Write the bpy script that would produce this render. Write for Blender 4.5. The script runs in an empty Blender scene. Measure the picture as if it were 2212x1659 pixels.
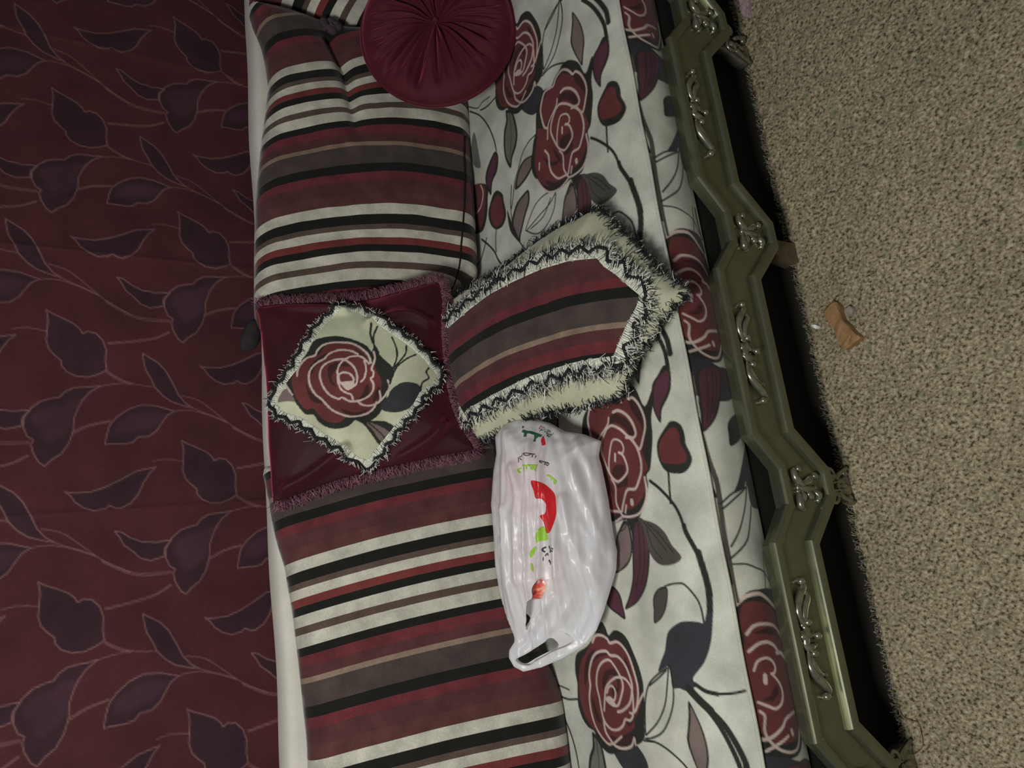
import bpy, bmesh, math, random
import numpy as np
from mathutils import Vector, Matrix, geometry

# ---------------------------------------------------------------- camera, world, lights, exposure
scene = bpy.context.scene
COL = scene.collection
cam_d = bpy.data.cameras.new('camera')
cam_d.sensor_fit = 'HORIZONTAL'
cam_d.sensor_width = 36.0
cam_d.lens = 36.0 * 1700.0 / 2212.0
cam_d.clip_start = 0.02
cam = bpy.data.objects.new('camera', cam_d)
COL.objects.link(cam)
# the phone was held on its side: picture right is down in the room, picture up is along the sofa
cam.matrix_world = Matrix(((-0.12472, 0.95923, -0.25361, 0.0),
                           (-0.54396, -0.27987, -0.79106, 0.0),
                           (-0.82979, 0.03930, 0.55669, 1.5),
                           (0, 0, 0, 1)))
scene.camera = cam
world = bpy.data.worlds.new('room_ambience')
scene.world = world
world.use_nodes = True
world.node_tree.nodes['Background'].inputs[0].default_value = (0.97, 0.98, 1.0, 1)
world.node_tree.nodes['Background'].inputs[1].default_value = 0.12
def area_light(name, loc, aim, size, power, colour):
    d = bpy.data.lights.new(name, 'AREA')
    d.shape = 'DISK'; d.size = size; d.energy = power; d.color = colour
    o = bpy.data.objects.new(name, d); COL.objects.link(o)
    o.location = loc
    o.rotation_euler = (Vector(aim) - Vector(loc)).to_track_quat('-Z', 'Y').to_euler()
    return o
area_light('ceiling_lamp_light', (-0.50, 0.15, 2.2), (0.3, 1.4, 0.5), 0.40, 30.0, (1.0, 0.99, 0.965))
vs = scene.view_settings
vs.view_transform = 'Standard'; vs.look = 'None'; vs.gamma = 1.0; vs.use_curve_mapping = False
vs.exposure = 0.0

# ---------------------------------------------------------------- helpers
rng = np.random.default_rng(7)
random.seed(7)
def lin(r, g, b, k=1.65):
    o = []
    for c in (r, g, b):
        c = c / 255.0
        c = c / 12.92 if c <= 0.04045 else ((c + 0.055) / 1.055) ** 2.4
        o.append(min(0.9, c * k))
    return tuple(o)
def pts2(flat):
    return np.array(flat, float).reshape(-1, 2) / 1000.0
def mesh_obj(name, verts, faces, mat=None, parent=None, smooth=True, attrs=None, fmat=None):
    me = bpy.data.meshes.new(name)
    verts = np.asarray(verts, dtype=np.float32).reshape(-1, 3)
    if isinstance(faces, np.ndarray):
        n, k = faces.shape
        me.vertices.add(len(verts)); me.vertices.foreach_set('co', verts.ravel())
        me.loops.add(n * k); me.loops.foreach_set('vertex_index', faces.astype(np.int32).ravel())
        me.polygons.add(n)
        me.polygons.foreach_set('loop_start', np.arange(0, n * k, k, dtype=np.int32))
        me.polygons.foreach_set('loop_total', np.full(n, k, dtype=np.int32))
        me.update(calc_edges=True)
    else:
        me.from_pydata(verts.tolist(), [], [list(map(int, f)) for f in faces])
    me.validate()
    if smooth:
        me.polygons.foreach_set('use_smooth', np.ones(len(me.polygons), dtype=bool))
    if attrs:
        for an, av in attrs.items():
            av = np.asarray(av, dtype=np.float32)
            if av.ndim == 2:
                a = me.color_attributes.new(an, 'FLOAT_COLOR', 'POINT')
                rgba = np.ones((len(verts), 4), np.float32); rgba[:, :3] = av
                a.data.foreach_set('color', rgba.ravel())
            else:
                a = me.attributes.new(an, 'FLOAT', 'POINT')
                a.data.foreach_set('value', av)
    if mat is not None:
        for m in (mat if isinstance(mat, (list, tuple)) else [mat]):
            me.materials.append(m)
    if fmat is not None:
        me.polygons.foreach_set('material_index', np.asarray(fmat, dtype=np.int32))
    me.update()
    o = bpy.data.objects.new(name, me)
    COL.objects.link(o)
    if parent is not None:
        o.parent = parent
    return o
def thing(name, label, cat, group=None, loc=(0, 0, 0)):
    o = bpy.data.objects.new(name, None); COL.objects.link(o)
    o.empty_display_size = 0.05; o.location = loc
    o['label'] = label; o['category'] = cat
    if group: o['group'] = group
    return o
def tag(o, label, cat, group=None):
    o['label'] = label; o['category'] = cat
    if group: o['group'] = group
    return o
def settle(empty):
    """children were built in room coordinates: keep them there under an empty that stands at the base"""
    bpy.context.view_layer.update()
    for c in empty.children:
        c.matrix_parent_inverse = Matrix.Translation(empty.location).inverted()
def grid_faces(nu, nv):
    i = np.arange(nu * nv).reshape(nu, nv)
    return np.stack([i[:-1, :-1].ravel(), i[1:, :-1].ravel(), i[1:, 1:].ravel(), i[:-1, 1:].ravel()], 1)
def catmull(p, closed, sub=5):
    p = np.asarray(p, float); n = len(p)
    if closed:
        P = np.concatenate([p[-1:], p, p[:2]])
        m = n
    else:
        P = np.concatenate([2 * p[:1] - p[1:2], p, 2 * p[-1:] - p[-2:-1]])
        m = n - 1
    out = []
    for i in range(m):
        p0, p1, p2, p3 = P[i], P[i + 1], P[i + 2], P[i + 3]
        for k in range(sub):
            t = k / sub
            out.append(0.5 * (2 * p1 + (p2 - p0) * t + (2 * p0 - 5 * p1 + 4 * p2 - p3) * t * t + (3 * p1 - p0 - 3 * p2 + p3) * t ** 3))
    if not closed: out.append(p[-1])
    return np.array(out)
def resample(p, step, closed):
    p = np.asarray(p, float)
    if closed: p = np.concatenate([p, p[:1]])
    d = np.concatenate([[0], np.cumsum(np.linalg.norm(np.diff(p, axis=0), axis=1))])
    n = max(2, int(round(d[-1] / step)))
    t = np.linspace(0, d[-1], n + 1)
    if closed: t = t[:-1]
    return np.stack([np.interp(t, d, p[:, k]) for k in range(p.shape[1])], 1)
def seg_dist(q, p, closed):
    """distance of points q to polyline p"""
    a = p if closed else p[:-1]
    b = np.roll(p, -1, 0) if closed else p[1:]
    ab = b - a; L = (ab * ab).sum(1) + 1e-12
    best = np.full(len(q), 1e18)
    n = max(1, 400000 // max(1, len(q)))
    for i in range(0, len(a), n):
        dx = q[:, 0:1] - a[None, i:i + n, 0]; dy = q[:, 1:2] - a[None, i:i + n, 1]
        ux, uy = ab[None, i:i + n, 0], ab[None, i:i + n, 1]
        t = np.clip((dx * ux + dy * uy) / L[None, i:i + n], 0, 1)
        dx -= t * ux; dy -= t * uy
        np.minimum(best, (dx * dx + dy * dy).min(1), out=best)
    return np.sqrt(best)
def inside(q, p):
    x, y = q[:, 0], q[:, 1]
    r = np.zeros(len(q), bool)
    px, py = p[:, 0], p[:, 1]
    qx, qy = np.roll(px, -1), np.roll(py, -1)
    for i in range(len(p)):
        if py[i] == qy[i]: continue
        c = ((py[i] > y) != (qy[i] > y)) & (x < (qx[i] - px[i]) * (y - py[i]) / (qy[i] - py[i]) + px[i])
        r ^= c
    return r
def paint(img, u, v, poly, colour, width=0.0, alpha=1.0, soft=None):
    """paint a filled outline (width 0) or a stroke on a colour grid with axes u, v"""
    soft = soft or max(u[1] - u[0], v[1] - v[0])
    m = width / 2 + soft
    lo, hi = poly.min(0) - m, poly.max(0) + m
    i0, i1 = np.searchsorted(u, lo[0]), np.searchsorted(u, hi[0])
    j0, j1 = np.searchsorted(v, lo[1]), np.searchsorted(v, hi[1])
    if i1 - i0 < 1 or j1 - j0 < 1: return
    U, V = np.meshgrid(u[i0:i1], v[j0:j1], indexing='ij')
    q = np.stack([U.ravel(), V.ravel()], 1)
    if width > 0:
        sd = width / 2 - seg_dist(q, poly, False)
    else:
        d = seg_dist(q, poly, True)
        sd = np.where(inside(q, poly), d, -d)
    a = np.clip(0.5 + sd / soft, 0, 1).reshape(U.shape + (1,)) * alpha
    img[i0:i1, j0:j1] = img[i0:i1, j0:j1] * (1 - a) + np.asarray(colour) * a
def vnoise(x, y, scale, seed=0):
    """smooth value noise"""
    r = np.random.default_rng(seed); T = r.random((64, 64))
    X, Y = x / scale, y / scale
    i, j = np.floor(X).astype(int), np.floor(Y).astype(int)
    f, g = X - i, Y - j
    f = f * f * (3 - 2 * f); g = g * g * (3 - 2 * g)
    a = T[i % 64, j % 64]; b = T[(i + 1) % 64, j % 64]; c = T[i % 64, (j + 1) % 64]; d = T[(i + 1) % 64, (j + 1) % 64]
    return (a * (1 - f) + b * f) * (1 - g) + (c * (1 - f) + d * f) * g - 0.5
def tube(p, rad, sides=6, cap=True, flat=1.0, up=None):
    """tube along 3D points; returns verts, faces"""
    p = np.asarray(p, float); n = len(p)
    rad = np.full(n, rad) if np.isscalar(rad) else np.asarray(rad, float)
    t = np.gradient(p, axis=0); t /= (np.linalg.norm(t, axis=1, keepdims=True) + 1e-12)
    ref = np.array([0.0, 0.0, 1.0]) if up is None else np.asarray(up, float)
    s = np.cross(t, ref)
    ln = np.linalg.norm(s, axis=1, keepdims=True)
    s = np.where(ln < 1e-3, np.array([[1.0, 0, 0]]), s / (ln + 1e-12))
    w = np.cross(s, t)
    ang = np.linspace(0, 2 * math.pi, sides, endpoint=False)
    V = (p[:, None] + rad[:, None, None] * (np.cos(ang)[None, :, None] * s[:, None] + flat * np.sin(ang)[None, :, None] * w[:, None])).reshape(-1, 3)
    F = []
    for i in range(n - 1):
        for k in range(sides):
            F.append((i * sides + k, i * sides + (k + 1) % sides, (i + 1) * sides + (k + 1) % sides, (i + 1) * sides + k))
    if cap:
        F.append(tuple(range(sides))[::-1]); F.append(tuple((n - 1) * sides + k for k in range(sides)))
    return V, F
class MB:
    def __init__(self): self.v = []; self.f = []; self.m = []; self.n = 0; self.c = []
    def add(self, V, F, m=0, col=None):
        V = np.asarray(V, float).reshape(-1, 3)
        self.v.append(V); self.f += [tuple(int(i) + self.n for i in f) for f in F]; self.m += [m] * len(F)
        if col is not None: self.c.append(np.tile(np.asarray(col, float), (len(V), 1)))
        self.n += len(V)
    def ball(self, c, r, m=0, seg=8, sc=(1, 1, 1)):
        V = [(0, 0, 1)]; F = []
        rings = max(3, seg // 2)
        for i in range(1, rings):
            th = math.pi * i / rings
            for k in range(seg):
                ph = 2 * math.pi * k / seg
                V.append((math.sin(th) * math.cos(ph), math.sin(th) * math.sin(ph), math.cos(th)))
        V.append((0, 0, -1)); last = len(V) - 1
        for k in range(seg): F.append((0, 1 + k, 1 + (k + 1) % seg))
        for i in range(rings - 2):
            for k in range(seg):
                a = 1 + i * seg + k; b = 1 + i * seg + (k + 1) % seg
                F.append((a, a + seg, b + seg, b))
        for k in range(seg): F.append((last, 1 + (rings - 2) * seg + (k + 1) % seg, 1 + (rings - 2) * seg + k))
        self.add(np.array(V) * np.array(sc) * r + np.asarray(c), F, m)
    def build(self, name, mat, parent=None, smooth=True):
        at = {'Col': np.concatenate(self.c)} if self.c else None
        return mesh_obj(name, np.concatenate(self.v), self.f, mat, parent, smooth, at, self.m if any(self.m) else None)
class Plane:
    """a leaning plane: origin, two axes, normal towards the room"""
    def __init__(self, fr):
        f = np.array(fr); self.O, self.U, self.V = f[:3], f[3:6], f[6:9]; self.N = np.cross(self.U, self.V)
    def at(self, ab, h):
        ab = np.asarray(ab, float).reshape(-1, 2); h = np.broadcast_to(np.asarray(h, float), (len(ab),))
        return self.O + ab[:, :1] * self.U + ab[:, 1:] * self.V + h[:, None] * self.N
def cdt(outline, step, holes=(), rim=0.45):
    """triangulate an outline with a regular lattice of inner points"""
    b = resample(outline, step, True)
    lo, hi = b.min(0), b.max(0)
    gx = np.arange(lo[0], hi[0] + step, step); gy = np.arange(lo[1], hi[1] + step, step)
    X, Y = np.meshgrid(gx, gy, indexing='ij'); q = np.stack([X.ravel(), Y.ravel()], 1)
    q = q[inside(q, b)]; q = q[seg_dist(q, b, True) > rim * step]
    verts = [b]; edges = [(i, (i + 1) % len(b)) for i in range(len(b))]; n = len(b)
    hs = []
    for h in holes:
        hh = resample(h, step, True); hs.append(hh)
        q = q[~inside(q, hh)]; q = q[seg_dist(q, hh, True) > rim * step]
        edges += [(n + i, n + (i + 1) % len(hh)) for i in range(len(hh))]
        verts.append(hh); n += len(hh)
    verts.append(q)
    allv = np.concatenate(verts)
    r = geometry.delaunay_2d_cdt([Vector(p) for p in allv], edges, [], 0, 1e-7)
    v = np.array([tuple(p) for p in r[0]]); f = np.array([list(t) for t in r[2]])
    c = v[f].mean(1)
    keep = inside(c, b)
    for hh in hs: keep &= ~inside(c, hh)
    f = f[keep]
    # anticlockwise
    a = v[f]; cr = (a[:, 1, 0] - a[:, 0, 0]) * (a[:, 2, 1] - a[:, 0, 1]) - (a[:, 1, 1] - a[:, 0, 1]) * (a[:, 2, 0] - a[:, 0, 0])
    f[cr < 0] = f[cr < 0][:, ::-1]
    return v, f, b
class Soft:
    """a stuffed or ballooned shape over an outline on a plane; h(ab) is the height of its front"""
    def __init__(self, fr, outline, T, R, Tb=0.03, step=0.006, extra=None, sub=4, smooth=True, phi_step=0.012, mod=0.45, fac=None):
        self.P = Plane(fr); self.T = T; self.R = R; self.Tb = Tb; self.step = step; self.extra = extra; self.mod = mod; self.fac = fac
        self.out = catmull(outline, True, sub) if smooth else np.asarray(outline)
        b = self.out; lo, hi = b.min(0) - 2 * phi_step, b.max(0) + 2 * phi_step
        self.gx = np.arange(lo[0], hi[0], phi_step); self.gy = np.arange(lo[1], hi[1], phi_step)
        X, Y = np.meshgrid(self.gx, self.gy, indexing='ij')
        m = inside(np.stack([X.ravel(), Y.ravel()], 1), b).reshape(X.shape)
        ph = np.zeros(X.shape)
        for _ in range(1500):
            s = np.zeros_like(ph)
            s[1:-1, 1:-1] = 0.25 * (ph[2:, 1:-1] + ph[:-2, 1:-1] + ph[1:-1, 2:] + ph[1:-1, :-2]) + 1.0
            ph = np.where(m, s, 0)
        self.phi = ph / ph.max()
        self.lo = lo; self.ps = phi_step
    def edge(self, ab):
        return np.where(inside(ab, self.out), seg_dist(ab, self.out, True), 0.0)
    def phin(self, ab):
        x = np.clip((ab[:, 0] - self.lo[0]) / self.ps, 0, len(self.gx) - 1.001); y = np.clip((ab[:, 1] - self.lo[1]) / self.ps, 0, len(self.gy) - 1.001)
        i, j = x.astype(int), y.astype(int); f, g = x - i, y - j
        p = self.phi
        return (p[i, j] * (1 - f) + p[i + 1, j] * f) * (1 - g) + (p[i, j + 1] * (1 - f) + p[i + 1, j + 1] * f) * g
    def h(self, ab):
        ab = np.asarray(ab, float).reshape(-1, 2)
        d = self.edge(ab); e = np.sqrt(np.clip(1 - (1 - np.minimum(d / self.R, 1)) ** 2, 0, 1))
        r = self.T * e * ((1 - self.mod) + self.mod * self.phin(ab))
        if self.fac is not None: r = r * self.fac(ab)
        if self.extra is not None: r = r + self.extra(ab) * np.clip(d / 0.02, 0, 1)
        return r
    def pt(self, ab, lift=0.0):
        ab = np.asarray(ab, float).reshape(-1, 2)
        return self.P.at(ab, self.h(ab) + lift)
    def build(self, name, mat, parent, stripe=None, holes=()):
        v, f, b = cdt(self.out, self.step, holes)
        hf = self.h(v); d = seg_dist(v, b, True)
        e = np.sqrt(np.clip(1 - (1 - np.minimum(d / self.R, 1)) ** 2, 0, 1))
        hb = -self.Tb * e
        rim = d < 1e-5
        hf[rim] = 0
        n = len(v); back = np.arange(n) + n
        back[rim] = np.nonzero(rim)[0]
        V = np.concatenate([self.P.at(v, hf), self.P.at(v, hb)])
        F = np.concatenate([f, back[f][:, ::-1]])
        used = np.unique(F); mp = -np.ones(2 * n, int); mp[used] = np.arange(len(used))
        at = {}
        if stripe is not None:
            s = stripe(v); at['stripe'] = np.concatenate([s, s])[used]
        return mesh_obj(name, V[used], mp[F], mat, parent, True, at)
    def sheet(self, name, outline, mat, parent, lift, step, attrs=None, smooth_out=3, depth=0.002):
        """a piece of cloth laid on the front, with its own thickness"""
        o = catmull(outline, True, smooth_out) if smooth_out else np.asarray(outline)
        v, f, b = cdt(o, step)
        top = self.P.at(v, self.h(v) + lift)
        k = len(v)
        ring = []
        # side wall
        d = seg_dist(v, b, True); rim = np.nonzero(d < 1e-6)[0]
        order = sorted(rim, key=lambda i: int(np.argmin(np.hypot(*(b - v[i]).T))))
        low = self.P.at(v[order], self.h(v[order]) + lift - depth)
        V = np.concatenate([top, low]); m = len(order)
        faces = [tuple(t) for t in f]
        for i in range(m):
            faces.append((order[i], k + i, k + (i + 1) % m, order[(i + 1) % m]))
        at = None
        if attrs:
            at = {}
            for an, fn in attrs.items():
                w = fn(v); at[an] = np.concatenate([w, w[order]])
        ob = mesh_obj(name, V, faces, mat, parent, True, at)
        return ob
def fringe(name, soft, path, mats, parent, length, spread, n, rad, lift=0.004, curl=0.4, inward=0.0, closed=True, tri=3, droop=0.0, out_sign=1.0, weights=None, loop=0.0):
    """many short threads standing out from a line on a soft thing"""
    p = resample(path, 0.004, closed)
    t = np.roll(p, -1, 0) - np.roll(p, 1, 0)
    if not closed: t[0] = p[1] - p[0]; t[-1] = p[-1] - p[-2]
    t /= np.linalg.norm(t, axis=1, keepdims=True)
    area = 0.5 * np.sum(p[:, 0] * np.roll(p[:, 1], -1) - np.roll(p[:, 0], -1) * p[:, 1])
    nor = np.stack([t[:, 1], -t[:, 0]], 1) * (1 if area > 0 else -1) * out_sign
    steps = 5
    w = np.linspace(0, 1, steps + 1)
    i = rng.integers(0, len(p), n)
    L = length * rng.uniform(0.6, 1.15, n)
    base = p[i] - nor[i] * (inward * rng.random(n))[:, None] + t[i] * rng.uniform(-0.002, 0.002, n)[:, None]
    sl = rng.normal(0, spread, n)
    dirv = nor[i] * np.cos(sl)[:, None] + t[i] * np.sin(sl)[:, None]
    side = t[i] * rng.normal(0, curl, n)[:, None]
    hh = soft.h(base) + lift
    q = base[:, None] + dirv[:, None] * (L[:, None] * w)[:, :, None] + side[:, None] * (L[:, None] * w * w)[:, :, None]
    ang = w * math.pi * 1.7
    ql = base[:, None] + nor[i][:, None] * (L[:, None] * 0.55 * np.sin(ang / 1.1))[:, :, None] + t[i][:, None] * (L[:, None] * 0.175 * (1 - np.cos(ang)) * np.sign(sl)[:, None])[:, :, None]
    q = np.where((rng.random(n) < loop)[:, None, None], ql, q)
    flat = q.reshape(-1, 2); ins = inside(flat, soft.out).reshape(n, -1)
    hs = soft.h(flat).reshape(n, -1)
    z1 = hh[:, None] + rng.uniform(0.001, 0.008, n)[:, None] * np.sin(w * 2.6) - droop * w * w
    z = np.maximum(z1, np.where(ins, hs + 0.0015, hh[:, None] - 0.004 * w - droop * w))
    P3 = soft.P.at(flat, z.ravel()).reshape(n, steps + 1, 3)
    return threads(name, P3, np.linspace(rad, rad * 0.6, steps + 1), mats, parent, rng.choice(len(mats), n, p=None if weights is None else np.array(weights) / sum(weights)), tri)
def threads(name, P3, rad, mats, parent, mi, sides=3):
    """n thin threads of m points each, joined into one part"""
    n, m, _ = P3.shape
    T = np.gradient(P3, axis=1); T /= np.linalg.norm(T, axis=2, keepdims=True) + 1e-9
    S_ = np.cross(T, np.array([0.31, 0.52, 0.79])); S_ /= np.linalg.norm(S_, axis=2, keepdims=True) + 1e-9
    W_ = np.cross(S_, T)
    a = np.linspace(0, 2 * math.pi, sides, endpoint=False)
    V = P3[:, :, None] + np.asarray(rad).reshape(1, -1, 1, 1) * (np.cos(a)[:, None] * S_[:, :, None] + np.sin(a)[:, None] * W_[:, :, None])
    idx = np.arange(n * m * sides).reshape(n, m, sides); nx = np.roll(idx, -1, 2)
    F = np.stack([idx[:, :-1], nx[:, :-1], nx[:, 1:], idx[:, 1:]], -1)
    fm = np.broadcast_to(np.asarray(mi)[:, None, None], F.shape[:3]).ravel()
    o = mesh_obj(name, V.reshape(-1, 3), F.reshape(-1, 4), mats, parent, True, None, fm)
    o['kind'] = 'stuff'
    return o

# ---------------------------------------------------------------- materials
def new_mat(name):
    m = bpy.data.materials.new(name); m.use_nodes = True
    nt = m.node_tree; b = nt.nodes['Principled BSDF']
    return m, nt, b
def link(nt, a, b): nt.links.new(a, b)
def finish(nt, b, colour_socket, mottle=0.0, mscale=20.0, bump=0.0, bscale=400.0, rough=0.85, sheen=0.0, sheen_tint=(1, 1, 1), fine=0.0):
    tc = nt.nodes.new('ShaderNodeTexCoord')
    c = colour_socket
    def mul(c, scale, amt, detail):
        n = nt.nodes.new('ShaderNodeTexNoise'); n.inputs['Scale'].default_value = scale; n.inputs['Detail'].default_value = detail
        link(nt, tc.outputs['Object'], n.inputs['Vector'])
        mr = nt.nodes.new('ShaderNodeMapRange'); mr.inputs[1].default_value = 0.3; mr.inputs[2].default_value = 0.7
        mr.inputs[3].default_value = 1 - amt; mr.inputs[4].default_value = 1 + amt
        link(nt, n.outputs['Fac'], mr.inputs[0])
        mx = nt.nodes.new('ShaderNodeVectorMath'); mx.operation = 'SCALE'
        link(nt, c, mx.inputs[0]); link(nt, mr.outputs[0], mx.inputs['Scale'])
        return mx.outputs[0]
    if mottle: c = mul(c, mscale, mottle, 4.0)
    if fine: c = mul(c, 320.0, fine, 2.0)
    link(nt, c, b.inputs['Base Color'])
    b.inputs['Roughness'].default_value = rough
    b.inputs['Specular IOR Level'].default_value = 0.25
    if sheen:
        b.inputs['Sheen Weight'].default_value = sheen; b.inputs['Sheen Roughness'].default_value = 0.4
        b.inputs['Sheen Tint'].default_value = (*sheen_tint, 1)
    if bump:
        n = nt.nodes.new('ShaderNodeTexNoise'); n.inputs['Scale'].default_value = bscale; n.inputs['Detail'].default_value = 3
        link(nt, tc.outputs['Object'], n.inputs['Vector'])
        bp = nt.nodes.new('ShaderNodeBump'); bp.inputs['Strength'].default_value = bump; bp.inputs['Distance'].default_value = 0.002
        link(nt, n.outputs['Fac'], bp.inputs['Height']); link(nt, bp.outputs[0], b.inputs['Normal'])
def plain(name, rgb, rough=0.8, metallic=0.0, spec=0.3, **kw):
    m, nt, b = new_mat(name)
    r = nt.nodes.new('ShaderNodeRGB'); r.outputs[0].default_value = (*rgb, 1)
    finish(nt, b, r.outputs[0], rough=rough, **kw)
    b.inputs['Metallic'].default_value = metallic; b.inputs['Specular IOR Level'].default_value = spec
    return m
def printed(name, **kw):
    m, nt, b = new_mat(name)
    a = nt.nodes.new('ShaderNodeAttribute'); a.attribute_name = 'Col'
    finish(nt, b, a.outputs['Color'], **kw)
    return m
STRIPES = [(0, 'W'), (.061, 'K'), (.121, 'Br'), (.151, 'W'), (.202, 'Ru'), (.246, 'K'), (.289, 'W'), (.345, 'Br'), (.384, 'W'), (.452, 'K'),
           (.496, 'R'), (.55, 'DR'), (.602, 'T'), (.631, 'G'), (.744, 'K'), (.80, 'R'), (.85, 'DR'), (.93, 'DB')]
SC = {'W': lin(148, 145, 133), 'K': lin(16, 16, 13), 'Br': lin(66, 54, 47), 'Ru': lin(86, 38, 35), 'R': lin(78, 32, 36), 'DR': lin(62, 34, 34), 'T': lin(102, 87, 74), 'G': lin(54, 46, 42), 'DB': lin(66, 38, 36)}
def striped(name):
    m, nt, b = new_mat(name)
    a = nt.nodes.new('ShaderNodeAttribute'); a.attribute_name = 'stripe'
    # slight weave wobble at the stripe edges
    fr = nt.nodes.new('ShaderNodeMath'); fr.operation = 'FRACT'
    link(nt, a.outputs['Fac'], fr.inputs[0])
    cr = nt.nodes.new('ShaderNodeValToRGB'); cr.color_ramp.interpolation = 'CONSTANT'
    el = cr.color_ramp.elements
    while len(el) > 1: el.remove(el[-1])
    el[0].position = 0; el[0].color = (*SC['W'], 1)
    for p, k in STRIPES[1:]:
        e = el.new(p); e.color = (*SC[k], 1)
    link(nt, fr.outputs[0], cr.inputs[0])
    finish(nt, b, cr.outputs[0], mottle=0.22, mscale=26, fine=0.12, rough=0.9, sheen=0.25, bump=0.25, bscale=500)
    return m
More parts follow.
